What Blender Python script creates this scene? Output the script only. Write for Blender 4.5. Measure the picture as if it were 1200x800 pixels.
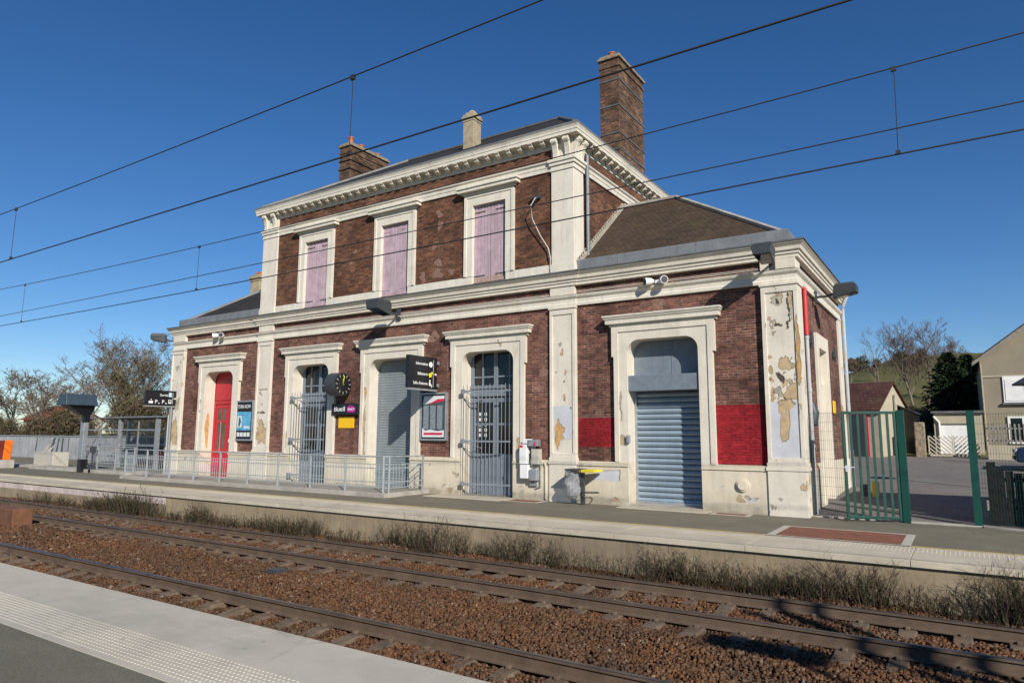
import bpy, math, random
import numpy as np
from mathutils import Vector, Matrix
R = math.radians
random.seed(7); RNG = np.random.default_rng(7)
scene = bpy.context.scene
for o in list(bpy.data.objects): bpy.data.objects.remove(o)
COL = scene.collection

# ------------------------------------------------------------------ camera
cam = bpy.data.cameras.new('camera'); cam.lens = 24.044; cam.sensor_width = 36; cam.sensor_fit = 'HORIZONTAL'
cam.clip_start = 0.05; cam.clip_end = 6000
camo = bpy.data.objects.new('camera', cam); COL.objects.link(camo); scene.camera = camo
def cam_mat(yaw, pitch, roll):
    cy, sy, cp, sp = math.cos(yaw), math.sin(yaw), math.cos(pitch), math.sin(pitch)
    f = Vector((-sy*cp, cy*cp, sp)); r = Vector((cy, sy, 0)); u = r.cross(f)
    cr, sr = math.cos(roll), math.sin(roll)
    r2 = cr*r + sr*u; u2 = -sr*r + cr*u
    return Matrix(((r2.x, u2.x, -f.x, 0), (r2.y, u2.y, -f.y, -16.88), (r2.z, u2.z, -f.z, 1.82), (0, 0, 0, 1)))
camo.matrix_world = cam_mat(0.580235, 0.135194, 0.004421)

# ------------------------------------------------------------------ light
SUN = Vector((1.29, -1.0, 0.91)).normalized()
elev = math.asin(SUN.z); azi = math.atan2(SUN.x, SUN.y)
world = bpy.data.worlds.new('World'); scene.world = world; world.use_nodes = True
wn = world.node_tree; bg = wn.nodes['Background']
sky = wn.nodes.new('ShaderNodeTexSky'); sky.sky_type = 'NISHITA'; sky.sun_disc = False
sky.sun_elevation = elev; sky.sun_rotation = azi; sky.altitude = 800; sky.air_density = 1.0; sky.dust_density = 0.0; sky.ozone_density = 4.5
hs = wn.nodes.new('ShaderNodeHueSaturation'); hs.inputs['Hue'].default_value = 0.505; hs.inputs['Saturation'].default_value = 1.2; hs.inputs['Value'].default_value = 1.0
wn.links.new(sky.outputs[0], hs.inputs['Color']); wn.links.new(hs.outputs[0], bg.inputs[0]); bg.inputs[1].default_value = 0.085
sl = bpy.data.lights.new('sun', 'SUN'); sl.energy = 4.9; sl.angle = R(0.53); sl.color = (1.0, 0.945, 0.87)
so = bpy.data.objects.new('sun', sl); COL.objects.link(so); so.location = (40, -60, 60)
so.rotation_euler = SUN.to_track_quat('Z', 'Y').to_euler()
vs = scene.view_settings
vs.view_transform = 'Standard'; vs.look = 'None'; vs.exposure = 0.22; vs.gamma = 1.0; vs.use_curve_mapping = False

# ------------------------------------------------------------------ materials
def nt(name):
    m = bpy.data.materials.new(name); m.use_nodes = True
    t = m.node_tree; b = t.nodes['Principled BSDF']
    return m, t, b
def N(t, typ, **kw):
    n = t.nodes.new(typ)
    for k, v in kw.items(): setattr(n, k, v)
    return n
def noise(t, vec, scale, detail=5, rough=0.6):
    n = N(t, 'ShaderNodeTexNoise'); n.inputs['Scale'].default_value = scale
    n.inputs['Detail'].default_value = detail; n.inputs['Roughness'].default_value = rough
    t.links.new(vec, n.inputs['Vector']); return n.outputs['Fac']
def ramp(t, fac, stops):
    r = N(t, 'ShaderNodeValToRGB'); e = r.color_ramp.elements
    while len(e) < len(stops): e.new(0.5)
    for i, (p, c) in enumerate(stops):
        e[i].position = p; e[i].color = (*c, 1) if len(c) == 3 else c
    t.links.new(fac, r.inputs['Fac']); return r.outputs['Color']
def mix(t, fac, a, b, mode='MIX'):
    m = N(t, 'ShaderNodeMix', data_type='RGBA', blend_type=mode)
    for s, v in ((0, fac), (6, a), (7, b)):
        if isinstance(v, (int, float)): m.inputs[s].default_value = v
        elif isinstance(v, tuple): m.inputs[s].default_value = (*v, 1)
        else: t.links.new(v, m.inputs[s])
    return m.outputs[2]
def g(v): return (v, v, v)
def bump(t, b, h, strength, dist=0.02):
    n = N(t, 'ShaderNodeBump'); n.inputs['Strength'].default_value = strength; n.inputs['Distance'].default_value = dist
    t.links.new(h, n.inputs['Height']); t.links.new(n.outputs[0], b.inputs['Normal'])
def objvec(t, scl=None):
    c = N(t, 'ShaderNodeTexCoord')
    if scl is None: return c.outputs['Object']
    m = N(t, 'ShaderNodeMapping'); m.inputs['Scale'].default_value = scl
    t.links.new(c.outputs['Object'], m.inputs['Vector']); return m.outputs['Vector']
def wear(t, v, c, crack=0.55, gum=0.5, cs=0.45):
    nv = N(t, 'ShaderNodeVectorMath', operation='ADD'); t.links.new(v, nv.inputs[0])
    nn = N(t, 'ShaderNodeTexNoise'); nn.inputs['Scale'].default_value = 1.3; nn.inputs['Detail'].default_value = 6; t.links.new(v, nn.inputs['Vector']); t.links.new(nn.outputs['Color'], nv.inputs[1])
    vo = N(t, 'ShaderNodeTexVoronoi', feature='DISTANCE_TO_EDGE'); vo.inputs['Scale'].default_value = cs; t.links.new(nv.outputs[0], vo.inputs['Vector'])
    cf = ramp(t, vo.outputs['Distance'], [(0.0, g(crack)), (0.012, g(0))]); ms = ramp(t, noise(t, v, 0.35, 3), [(0.48, g(0)), (0.6, g(1))])
    cf = mix(t, 1.0, cf, ms, 'MULTIPLY'); c = mix(t, cf, c, (0.04, 0.037, 0.03))
    v2 = N(t, 'ShaderNodeTexVoronoi'); v2.inputs['Scale'].default_value = 3.2; t.links.new(v, v2.inputs['Vector'])
    gf = ramp(t, v2.outputs['Distance'], [(0.055, g(gum)), (0.085, g(0))]); c = mix(t, gf, c, mix(t, 0.5, c, (0.05, 0.045, 0.04)))
    sf = ramp(t, noise(t, objvec(t, (0.5, 1.4, 1)), 0.8, 8, 0.7), [(0.5, g(0)), (0.72, g(0.4))]); return mix(t, sf, c, mix(t, 0.55, c, (0.06, 0.05, 0.04)))
def simple(name, col, rough=0.7, metal=0.0, var=0.18, sc=6.0, bs=0.0, grime=None, streak=0.0, spec=None, bsc=None, worn=False):
    m, t, b = nt(name); v = objvec(t)
    n1 = noise(t, v, sc, 6, 0.65)
    c = ramp(t, n1, [(0.3, tuple(x*(1-var) for x in col)), (0.7, tuple(min(1, x*(1+var)) for x in col))])
    if grime:
        n2 = noise(t, objvec(t, (1, 1, 0.6)), sc*0.35, 8, 0.7)
        f = ramp(t, n2, [(0.5, g(0.0)), (0.72, g(0.8))]); c = mix(t, f, c, grime)
    if streak:
        n3 = noise(t, objvec(t, (7, 7, 0.35)), 2.2, 4, 0.6)
        f = ramp(t, n3, [(0.5, g(0.0)), (0.75, g(streak))]); c = mix(t, f, c, tuple(x*0.45 for x in col))
    if worn: c = wear(t, v, c, 0.3, 0.6, 0.3)
    t.links.new(c, b.inputs['Base Color'])
    b.inputs['Roughness'].default_value = rough; b.inputs['Metallic'].default_value = metal
    if spec is not None: b.inputs['Specular IOR Level'].default_value = spec
    if bs: bump(t, b, noise(t, v, bsc or sc*6, 6, 0.7), bs)
    return m
def wallvec(t):
    c = N(t, 'ShaderNodeTexCoord'); s = N(t, 'ShaderNodeSeparateXYZ'); t.links.new(c.outputs['Object'], s.inputs[0])
    ge = N(t, 'ShaderNodeNewGeometry'); sn = N(t, 'ShaderNodeSeparateXYZ'); t.links.new(ge.outputs['True Normal'], sn.inputs[0])
    ab = N(t, 'ShaderNodeMath', operation='ABSOLUTE'); t.links.new(sn.outputs[0], ab.inputs[0])
    gt = N(t, 'ShaderNodeMath', operation='GREATER_THAN'); gt.inputs[1].default_value = 0.7; t.links.new(ab.outputs[0], gt.inputs[0])
    mx = N(t, 'ShaderNodeMix', data_type='FLOAT'); t.links.new(gt.outputs[0], mx.inputs[0]); t.links.new(s.outputs[0], mx.inputs[2]); t.links.new(s.outputs[1], mx.inputs[3])
    cb = N(t, 'ShaderNodeCombineXYZ'); t.links.new(mx.outputs[0], cb.inputs[0]); t.links.new(s.outputs[2], cb.inputs[1])
    return cb.outputs[0], c.outputs['Object']
def brick(name, c1, c2, mortar, dark, patch, patchamt=0.7, vary=0.75, fleck=11):
    m, t, b = nt(name); w, v = wallvec(t)
    wob = noise(t, v, 9, 2, 0.5)
    w2 = N(t, 'ShaderNodeVectorMath', operation='SCALE'); w2.inputs['Scale'].default_value = 1.0; t.links.new(w, w2.inputs[0])
    br = N(t, 'ShaderNodeTexBrick'); t.links.new(w2.outputs[0], br.inputs['Vector'])
    br.inputs['Scale'].default_value = 1; br.inputs['Brick Width'].default_value = 0.225; br.inputs['Row Height'].default_value = 0.068
    br.inputs['Mortar Size'].default_value = 0.0065; br.inputs['Mortar Smooth'].default_value = 0.25; br.inputs['Bias'].default_value = 0.0
    br.inputs['Color1'].default_value = (*c1, 1); br.inputs['Color2'].default_value = (*c2, 1); br.inputs['Mortar'].default_value = (*mortar, 1)
    mo = ramp(t, noise(t, v, 1.1, 4, 0.6), [(0.35, tuple(x*0.4 for x in mortar)), (0.65, mortar)])
    t.links.new(mo, br.inputs['Mortar'])
    # single bricks burnt darker or paler: noise stretched to the size of one brick
    sn = N(t, 'ShaderNodeMapping'); sn.inputs['Scale'].default_value = (4.44, 14.7, 1); t.links.new(w, sn.inputs['Vector'])
    sf = N(t, 'ShaderNodeVectorMath', operation='FLOOR'); t.links.new(sn.outputs[0], sf.inputs[0])
    wn_ = N(t, 'ShaderNodeTexWhiteNoise', noise_dimensions='2D'); t.links.new(sf.outputs[0], wn_.inputs['Vector'])
    per = ramp(t, wn_.outputs['Value'], [(0.0, g(0.5)), (0.25, g(0.85)), (0.7, g(1.08)), (1.0, g(1.5))])
    c = mix(t, vary, br.outputs['Color'], per, 'MULTIPLY')
    big = ramp(t, noise(t, v, 0.55, 7, 0.68), [(0.32, g(0.5)), (0.5, g(1.0)), (0.72, g(1.35))])
    c = mix(t, 0.85, c, big, 'MULTIPLY')
    dk = ramp(t, noise(t, v, 2.6, 7, 0.72), [(0.52, g(0)), (0.68, g(0.75))]); c = mix(t, dk, c, dark)
    fl = ramp(t, noise(t, objvec(t, (1, 1, 2.2)), fleck, 3, 0.75), [(0.34, g(0.45)), (0.5, g(1.0)), (0.68, g(1.75))]); c = mix(t, 0.6, c, fl, 'MULTIPLY')
    pt = ramp(t, noise(t, v, 1.9, 6, 0.55), [(0.7, g(0)), (0.76, g(patchamt))]); c = mix(t, pt, c, patch)
    t.links.new(c, b.inputs['Base Color']); b.inputs['Roughness'].default_value = 0.9; b.inputs['Specular IOR Level'].default_value = 0.2
    inv = N(t, 'ShaderNodeMath', operation='SUBTRACT'); inv.inputs[0].default_value = 1; t.links.new(br.outputs['Fac'], inv.inputs[1])
    ad = N(t, 'ShaderNodeMath', operation='ADD'); t.links.new(inv.outputs[0], ad.inputs[0])
    nz = noise(t, v, 30, 5, 0.7); t.links.new(nz, ad.inputs[1])
    bump(t, b, ad.outputs[0], 0.55, 0.012)
    return m
def plaster(name, col, peel=0.62, tan=(0.42, 0.29, 0.15), grime=(0.33, 0.29, 0.22), grimeamt=0.5, under=(0.5, 0.47, 0.4), zdirt=None):
    m, t, b = nt(name); v = objvec(t)
    c = ramp(t, noise(t, v, 1.3, 7, 0.7), [(0.3, tuple(x*0.84 for x in col)), (0.65, col)])
    st = ramp(t, noise(t, objvec(t, (5, 5, 0.5)), 1.6, 6, 0.65), [(0.5, g(0)), (0.8, g(grimeamt))]); c = mix(t, st, c, grime)
    sp = ramp(t, noise(t, v, 14, 6, 0.75), [(0.54, g(0)), (0.68, g(0.55))]); c = mix(t, sp, c, under)
    ck = ramp(t, noise(t, objvec(t, (1.4, 1.4, 1)), 0.9, 9, 0.72), [(0.53, g(0)), (0.7, g(grimeamt))]); c = mix(t, ck, c, tuple(x*1.25 for x in grime))
    pm = noise(t, objvec(t, (1, 1, 0.7)), 2.4, 10, 0.62)
    pf = ramp(t, pm, [(peel, g(0)), (peel+0.012, g(1))])
    tc = ramp(t, noise(t, v, 5, 4, 0.6), [(0.35, tan), (0.6, tuple(min(1, x*1.35) for x in tan))])
    c = mix(t, pf, c, tc)
    eg = ramp(t, pm, [(peel-0.014, g(0)), (peel-0.004, g(0.8)), (peel+0.004, g(0.8)), (peel+0.012, g(0))]); c = mix(t, eg, c, (0.12, 0.1, 0.08))
    if zdirt:
        s = N(t, 'ShaderNodeSeparateXYZ'); t.links.new(v, s.inputs[0])
        ad = N(t, 'ShaderNodeMath', operation='MULTIPLY_ADD'); t.links.new(noise(t, v, 3, 6, 0.7), ad.inputs[0]); ad.inputs[1].default_value = 0.9; t.links.new(s.outputs[2], ad.inputs[2])
        f = ramp(t, ad.outputs[0], [(0.42, g(0.75)), (0.62, g(0.25)), (1.0, g(0))]); c = mix(t, f, c, zdirt)
    t.links.new(c, b.inputs['Base Color']); b.inputs['Roughness'].default_value = 0.8; b.inputs['Specular IOR Level'].default_value = 0.3
    ad = N(t, 'ShaderNodeMath', operation='MULTIPLY_ADD'); t.links.new(pf, ad.inputs[0]); ad.inputs[1].default_value = -0.8; t.links.new(noise(t, v, 22, 6, 0.7), ad.inputs[2])
    bump(t, b, ad.outputs[0], 0.35, 0.012)
    return m
MT = {}
MT['brick'] = brick('weathered_brick', (0.172, 0.069, 0.048), (0.112, 0.051, 0.038), (0.30, 0.235, 0.19), (0.07, 0.042, 0.031), (0.33, 0.2, 0.15), 0.3)
MT['brick_up'] = brick('soot_brick', (0.165, 0.070, 0.040), (0.105, 0.050, 0.031), (0.18, 0.13, 0.09), (0.04, 0.024, 0.018), (0.3, 0.19, 0.14), 0.4)
MT['brick_ch'] = brick('chimney_brick', (0.165, 0.082, 0.052), (0.075, 0.045, 0.032), (0.2, 0.165, 0.11), (0.04, 0.026, 0.016), (0.24, 0.15, 0.07), 0.4)
MT['cream'] = plaster('cream_paint', (0.69, 0.63, 0.52), 0.70, grimeamt=0.4)
MT['cream_peel'] = plaster('peeling_cream_paint', (0.69, 0.63, 0.52), 0.635, grimeamt=0.35)
MT['cream_up'] = plaster('upper_cream_paint', (0.71, 0.66, 0.55), 0.78, grimeamt=0.5)
MT['plinth'] = plaster('plinth_paint', (0.66, 0.585, 0.445), 0.70, tan=(0.4, 0.3, 0.19), grimeamt=0.45, zdirt=(0.23, 0.2, 0.14))
MT['tan'] = simple('bare_render', (0.45, 0.33, 0.19), 0.9, var=0.3, sc=5, bs=0.4)
MT['orange_tan'] = simple('bare_ochre_render', (0.50, 0.29, 0.11), 0.9, var=0.3, sc=5, bs=0.4)
MT['flake_shadow_rim'] = simple('flaked_edge_shadow_paint', (0.17, 0.135, 0.095), 0.95, var=0.5, sc=18, bs=0.4)  # dark colour for the shadow painted along flaked edges
MT['flashing'] = simple('lead_and_mortar', (0.33, 0.29, 0.23), 0.85, var=0.35, sc=8, bs=0.3)
MT['dark_hole'] = simple('broken_render', (0.07, 0.055, 0.04), 0.95, var=0.4, sc=12, bs=0.4)
MT['greypaint'] = simple('pale_grey_paint', (0.5, 0.51, 0.53), 0.75, var=0.1, sc=3, bs=0.15, streak=0.15)
MT['redwall'] = brick('red_painted_brick', (0.26, 0.017, 0.022), (0.235, 0.015, 0.02), (0.2, 0.013, 0.017), (0.2, 0.014, 0.018), (0.23, 0.02, 0.024), 0.3, 0.25)
MT['zinc'] = simple('zinc_sheet', (0.20, 0.21, 0.215), 0.6, 0.25, var=0.2, sc=2.0, bs=0.1, streak=0.3)
MT['zinc_dark'] = simple('old_zinc_flashing', (0.13, 0.13, 0.125), 0.6, 0.3, var=0.3, sc=3, bs=0.1)
MT['soffit'] = simple('weathered_soffit_paint', (0.36, 0.33, 0.25), 0.85, var=0.3, sc=4, bs=0.2)
MT['concrete'] = simple('concrete', (0.36, 0.33, 0.28), 0.9, var=0.22, sc=2.2, bs=0.35, grime=(0.2, 0.18, 0.14))
MT['wallconc'] = simple('platform_wall_concrete', (0.27, 0.21, 0.132), 0.92, var=0.25, sc=1.5, bs=0.35, grime=(0.16, 0.13, 0.09), streak=0.5)
MT['slab'] = simple('pale_platform_slab', (0.475, 0.432, 0.345), 0.85, var=0.10, sc=1.2, bs=0.2, bsc=60, grime=(0.36, 0.335, 0.275), worn=True)
MT['slab_far'] = simple('far_platform_slab', (0.49, 0.43, 0.325), 0.85, var=0.13, sc=1.2, bs=0.2, bsc=60, grime=(0.36, 0.30, 0.20), worn=True)
MT['yellow'] = simple('worn_yellow_line_paint', (0.50, 0.36, 0.10), 0.8, var=0.3, sc=8, grime=(0.3, 0.25, 0.14))
MT['white'] = simple('white_paint', (0.74, 0.73, 0.70), 0.55, var=0.07, sc=3)
MT['offwhite'] = simple('worn_white_marking', (0.43, 0.40, 0.33), 0.8, var=0.15, sc=6)
MT['hatch'] = simple('rusty_hatch_plate', (0.20, 0.072, 0.038), 0.8, var=0.3, sc=3, bs=0.3)
MT['reddoor'] = simple('red_door_paint', (0.43, 0.018, 0.028), 0.42, var=0.12, sc=4, bs=0.05)
MT['bluegrey'] = simple('blue_grey_paint', (0.165, 0.195, 0.225), 0.5, var=0.15, sc=4, bs=0.08, streak=0.2)
MT['bluegrey_dk'] = simple('dark_blue_grey_paint', (0.10, 0.13, 0.165), 0.5, var=0.15, sc=4, bs=0.05)
MT['shutter_a'] = simple('grey_roller_shutter', (0.19, 0.222, 0.235), 0.5, var=0.1, sc=3, streak=0.2)
MT['shutter_b'] = simple('blue_roller_shutter', (0.26, 0.33, 0.39), 0.42, 0.15, var=0.1, sc=3, streak=0.25)
MT['lilac'] = simple('faded_lilac_paint', (0.44, 0.325, 0.365), 0.8, var=0.2, sc=3.5, bs=0.25, streak=0.45, grime=(0.36, 0.28, 0.29))
MT['barewood'] = simple('bare_shutter_wood', (0.38, 0.27, 0.21), 0.85, var=0.25, sc=6, bs=0.3)
MT['iron'] = simple('painted_iron', (0.20, 0.225, 0.25), 0.5, 0.1, var=0.15, sc=5)
MT['rail_paint'] = simple('grey_railing_paint', (0.33, 0.36, 0.37), 0.45, 0.2, var=0.1, sc=5)
MT['black'] = simple('black_enamel', (0.012, 0.013, 0.016), 0.35, var=0.2, sc=5)
MT['darkgrey'] = simple('dark_grey_casing', (0.045, 0.05, 0.054), 0.5, var=0.2, sc=5, bs=0.05)
MT['navy'] = simple('slate_blue_casing', (0.035, 0.055, 0.075), 0.45, var=0.15, sc=4)
MT['galv'] = simple('galvanised_steel', (0.42, 0.44, 0.45), 0.45, 0.6, var=0.2, sc=6)
MT['pvc'] = simple('grey_downpipe', (0.40, 0.40, 0.39), 0.55, var=0.1, sc=4, streak=0.2)
MT['redpipe'] = simple('red_downpipe_paint', (0.48, 0.03, 0.03), 0.5, var=0.1, sc=4)
MT['green'] = simple('green_fence_paint', (0.003, 0.052, 0.036), 0.4, var=0.15, sc=4)
MT['amber'] = simple('yellow_plastic', (0.80, 0.46, 0.01), 0.5, var=0.05, sc=4)
MT['yellowlid'] = simple('yellow_bin_lid', (0.75, 0.6, 0.03), 0.45, var=0.05, sc=4)
MT['orange'] = simple('orange_panel', (0.80, 0.17, 0.01), 0.5, var=0.08, sc=4)
MT['darkred'] = simple('dark_red_panel', (0.14, 0.02, 0.015), 0.5, var=0.1, sc=4)
MT['pot'] = simple('terracotta', (0.42, 0.13, 0.05), 0.8, var=0.2, sc=8)
MT['stone'] = simple('grey_rendered_stone', (0.36, 0.30, 0.20), 0.9, var=0.25, sc=5, bs=0.4, grime=(0.15, 0.12, 0.08))
MT['houserender'] = simple('beige_house_render', (0.25, 0.215, 0.15), 0.9, var=0.1, sc=1.5, bs=0.25, bsc=40)
MT['shedrender'] = simple('shed_render', (0.40, 0.35, 0.25), 0.9, var=0.12, sc=2, bs=0.25, bsc=40)
MT['rubble'] = simple('rubble_stone', (0.24, 0.19, 0.13), 0.95, var=0.55, sc=7, bs=0.9, bsc=9)
MT['darkwood'] = simple('dark_stained_wood', (0.014, 0.012, 0.011), 0.8, var=0.35, sc=6, bs=0.3)
MT['greywood'] = simple('weathered_grey_wood', (0.22, 0.20, 0.18), 0.85, var=0.35, sc=6, bs=0.4)
MT['lattice'] = simple('pale_lattice_wood', (0.45, 0.40, 0.32), 0.8, var=0.2, sc=5)
MT['panelgrey'] = simple('grey_fence_panel', (0.30, 0.31, 0.32), 0.6, 0.2, var=0.2, sc=1.2, streak=0.5)
MT['glass'] = None
def glassy(name, col, rough=0.08, alpha=None):
    m, t, b = nt(name); v = objvec(t)
    c = ramp(t, noise(t, v, 1.5, 3), [(0.3, tuple(x*0.6 for x in col)), (0.7, col)]); t.links.new(c, b.inputs['Base Color'])
    b.inputs['Roughness'].default_value = rough; b.inputs['Specular IOR Level'].default_value = 0.6
    if alpha is not None: b.inputs['Alpha'].default_value = alpha
    return m
MT['glass'] = glassy('dark_window_glass', (0.008, 0.009, 0.010))
MT['paneglass'] = glassy('dirty_door_glass', (0.10, 0.09, 0.065), 0.15)
MT['clear'] = glassy('shelter_glass', (0.05, 0.06, 0.06), 0.3, 0.10)
MT['bag'] = glassy('clear_plastic_bag', (0.45, 0.45, 0.46), 0.25, 0.62)
def emis_text(name, col): return simple(name, col, 0.5, var=0.0)
MT['text'] = emis_text('white_lettering', (0.82, 0.82, 0.80))
MT['ytext'] = emis_text('yellow_lettering', (0.75, 0.62, 0.03))
MT['dimtext'] = emis_text('ivory_marks', (0.5, 0.48, 0.34))
MT['cyan'] = emis_text('pale_cyan_vinyl', (0.45, 0.66, 0.68))
MT['posterblue'] = simple('blue_poster_print', (0.10, 0.36, 0.55), 0.3, var=0.35, sc=2.5)
MT['paper'] = simple('paper', (0.66, 0.66, 0.64), 0.5, var=0.08, sc=4)
MT['posterdark'] = simple('dark_poster_print', (0.055, 0.075, 0.085), 0.25, var=0.3, sc=6)
MT['postergrey'] = simple('grey_timetable_print', (0.2, 0.23, 0.24), 0.3, var=0.4, sc=14)
MT['posterred'] = simple('red_poster_print', (0.55, 0.02, 0.06), 0.4, var=0.1, sc=4)
MT['magenta'] = simple('magenta_logo', (0.42, 0.02, 0.26), 0.4, var=0.35, sc=3)
MT['carblue'] = simple('dark_blue_car_paint', (0.012, 0.025, 0.06), 0.2, var=0.05, sc=3)
MT['rubber'] = simple('black_rubber', (0.012, 0.012, 0.012), 0.9, var=0.2, sc=8)
MT['wire'] = simple('overhead_wire', (0.03, 0.028, 0.026), 0.6, 0.2, var=0.2, sc=3)
MT['cable'] = simple('pale_cable', (0.5, 0.47, 0.42), 0.7, var=0.1, sc=6)
MT['rail_side'] = simple('rusty_rail', (0.10, 0.066, 0.042), 0.85, 0.0, var=0.3, sc=4, bs=0.2)
MT['rail_top'] = simple('worn_rail_head', (0.20, 0.18, 0.16), 0.34, 0.85, var=0.3, sc=2)
MT['rustbox'] = simple('rusty_track_box', (0.15, 0.065, 0.03), 0.85, var=0.25, sc=5, bs=0.2)
MT['sleeper'] = simple('rust_stained_sleeper', (0.125, 0.088, 0.056), 0.95, var=0.4, sc=3.5, bs=0.5, grime=(0.11, 0.066, 0.04))

def tiles(name, col, row, wid, moss=None, rough=0.85, gap=0.35):
    m, t, b = nt(name); c0 = N(t, 'ShaderNodeTexCoord'); v = c0.outputs['Object']
    w, _ = wallvec(t)
    br = N(t, 'ShaderNodeTexBrick'); t.links.new(w, br.inputs['Vector'])
    br.inputs['Scale'].default_value = 1; br.inputs['Brick Width'].default_value = wid; br.inputs['Row Height'].default_value = row
    br.inputs['Mortar Size'].default_value = row*0.09; br.inputs['Mortar Smooth'].default_value = 0.4
    br.inputs['Color1'].default_value = (*col, 1); br.inputs['Color2'].default_value = (*[x*0.7 for x in col], 1); br.inputs['Mortar'].default_value = (*[x*gap for x in col], 1)
    c = mix(t, 0.7, br.outputs['Color'], ramp(t, noise(t, v, 0.9, 7, 0.7), [(0.3, g(0.6)), (0.7, g(1.35))]), 'MULTIPLY')
    if moss: c = mix(t, ramp(t, noise(t, v, 1.2, 7, 0.7), [(0.56, g(0)), (0.7, g(0.55))]), c, moss)
    t.links.new(c, b.inputs['Base Color']); b.inputs['Roughness'].default_value = rough; b.inputs['Specular IOR Level'].default_value = 0.25
    inv = N(t, 'ShaderNodeMath', operation='SUBTRACT'); inv.inputs[0].default_value = 1; t.links.new(br.outputs['Fac'], inv.inputs[1])
    bump(t, b, inv.outputs[0], 0.6, 0.02)
    return m
MT['browntile'] = tiles('brown_roof_tile', (0.078, 0.053, 0.034), 0.085, 0.17, (0.085, 0.075, 0.03))
MT['slate'] = tiles('roof_slate', (0.036, 0.034, 0.032), 0.11, 0.22, None, 0.85)
MT['redtile'] = tiles('red_clay_tile', (0.10, 0.045, 0.035), 0.14, 0.2, (0.12, 0.08, 0.05))
MT['redtile_far'] = tiles('bright_clay_tile', (0.32, 0.07, 0.035), 0.25, 0.3)

def asphalt(name, col, sc=90):
    m, t, b = nt(name); v = objvec(t)
    n = noise(t, v, sc, 3, 0.8)
    c = ramp(t, n, [(0.36, tuple(x*0.62 for x in col)), (0.5, col), (0.66, tuple(x*1.55 for x in col))])
    c = mix(t, 0.6, c, ramp(t, noise(t, v, 0.7, 7, 0.65), [(0.3, g(0.75)), (0.7, g(1.25))]), 'MULTIPLY')
    c = wear(t, v, c)
    t.links.new(c, b.inputs['Base Color']); b.inputs['Roughness'].default_value = 0.92; b.inputs['Specular IOR Level'].default_value = 0.25
    bump(t, b, n, 0.5, 0.006); return m
MT['asphalt'] = asphalt('platform_asphalt', (0.165, 0.147, 0.106), 55)
MT['asphalt_near'] = asphalt('near_platform_asphalt', (0.142, 0.132, 0.098), 85)
MT['yard'] = asphalt('yard_asphalt', (0.17, 0.15, 0.135), 30)

def ground_mat(name, cols, sc=0.12, fine=6.0):
    m, t, b = nt(name); v = objvec(t)
    c = ramp(t, noise(t, v, sc, 8, 0.7), [(0.3, cols[0]), (0.5, cols[1]), (0.7, cols[2])])
    c = mix(t, 0.7, c, ramp(t, noise(t, v, fine, 5, 0.7), [(0.3, g(0.6)), (0.7, g(1.4))]), 'MULTIPLY')
    t.links.new(c, b.inputs['Base Color']); b.inputs['Roughness'].default_value = 0.95; b.inputs['Specular IOR Level'].default_value = 0.1
    bump(t, b, noise(t, v, fine, 5, 0.7), 0.6, 0.1); return m
MT['grass'] = ground_mat('winter_grass', [(0.075, 0.078, 0.026), (0.12, 0.112, 0.04), (0.15, 0.125, 0.06)], 0.08, 2.5)
MT['ballastbase'] = ground_mat('ballast_fines', [(0.075, 0.042, 0.026), (0.10, 0.05, 0.028), (0.085, 0.055, 0.038)], 0.9, 25)
def stone_mat():
    m, t, b = nt('rusty_ballast_stone'); v = objvec(t)
    ge = N(t, 'ShaderNodeNewGeometry')
    c = ramp(t, ge.outputs['Random Per Island'], [(0.0, (0.05, 0.032, 0.022)), (0.3, (0.09, 0.052, 0.029)), (0.6, (0.135, 0.068, 0.033)), (0.85, (0.10, 0.068, 0.044)), (0.97, (0.14, 0.098, 0.064)), (1.0, (0.22, 0.18, 0.14))])
    c = mix(t, 0.8, c, ramp(t, noise(t, v, 0.8, 5, 0.6), [(0.3, (0.7, 0.75, 0.8)), (0.7, (1.4, 1.08, 0.85))]), 'MULTIPLY')
    t.links.new(c, b.inputs['Base Color']); b.inputs['Roughness'].default_value = 0.93; b.inputs['Specular IOR Level'].default_value = 0.2
    return m
MT['ballast'] = stone_mat()
def island(name, stops, rough=0.85, transl=0.0):
    m, t, b = nt(name); ge = N(t, 'ShaderNodeNewGeometry')
    c = ramp(t, ge.outputs['Random Per Island'], stops); t.links.new(c, b.inputs['Base Color']); b.inputs['Roughness'].default_value = rough
    b.inputs['Specular IOR Level'].default_value = 0.15
    return m
MT['twig'] = island('bare_twigs', [(0, (0.10, 0.075, 0.06)), (0.6, (0.16, 0.115, 0.09)), (1, (0.22, 0.17, 0.13))])
MT['twig_red'] = island('reddish_twigs', [(0, (0.085, 0.066, 0.047)), (0.6, (0.145, 0.112, 0.072)), (1, (0.21, 0.165, 0.085))])
MT['bark'] = simple('grey_bark', (0.15, 0.125, 0.095), 0.9, var=0.4, sc=4, bs=0.4)
MT['bark_lichen'] = simple('lichen_bark', (0.21, 0.175, 0.06), 0.9, var=0.4, sc=3, bs=0.4)
MT['needles'] = island('dark_needles', [(0, (0.012, 0.024, 0.010)), (0.6, (0.022, 0.042, 0.017)), (1, (0.045, 0.065, 0.025))])
MT['deadleaf'] = island('dry_leaves', [(0, (0.085, 0.05, 0.038)), (0.5, (0.14, 0.085, 0.055)), (1, (0.2, 0.13, 0.06))])
MT['thicket'] = island('thicket_twigs', [(0, (0.05, 0.036, 0.025)), (0.4, (0.095, 0.07, 0.046)), (0.7, (0.145, 0.105, 0.065)), (0.88, (0.08, 0.088, 0.038)), (1, (0.18, 0.15, 0.065))])
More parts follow.
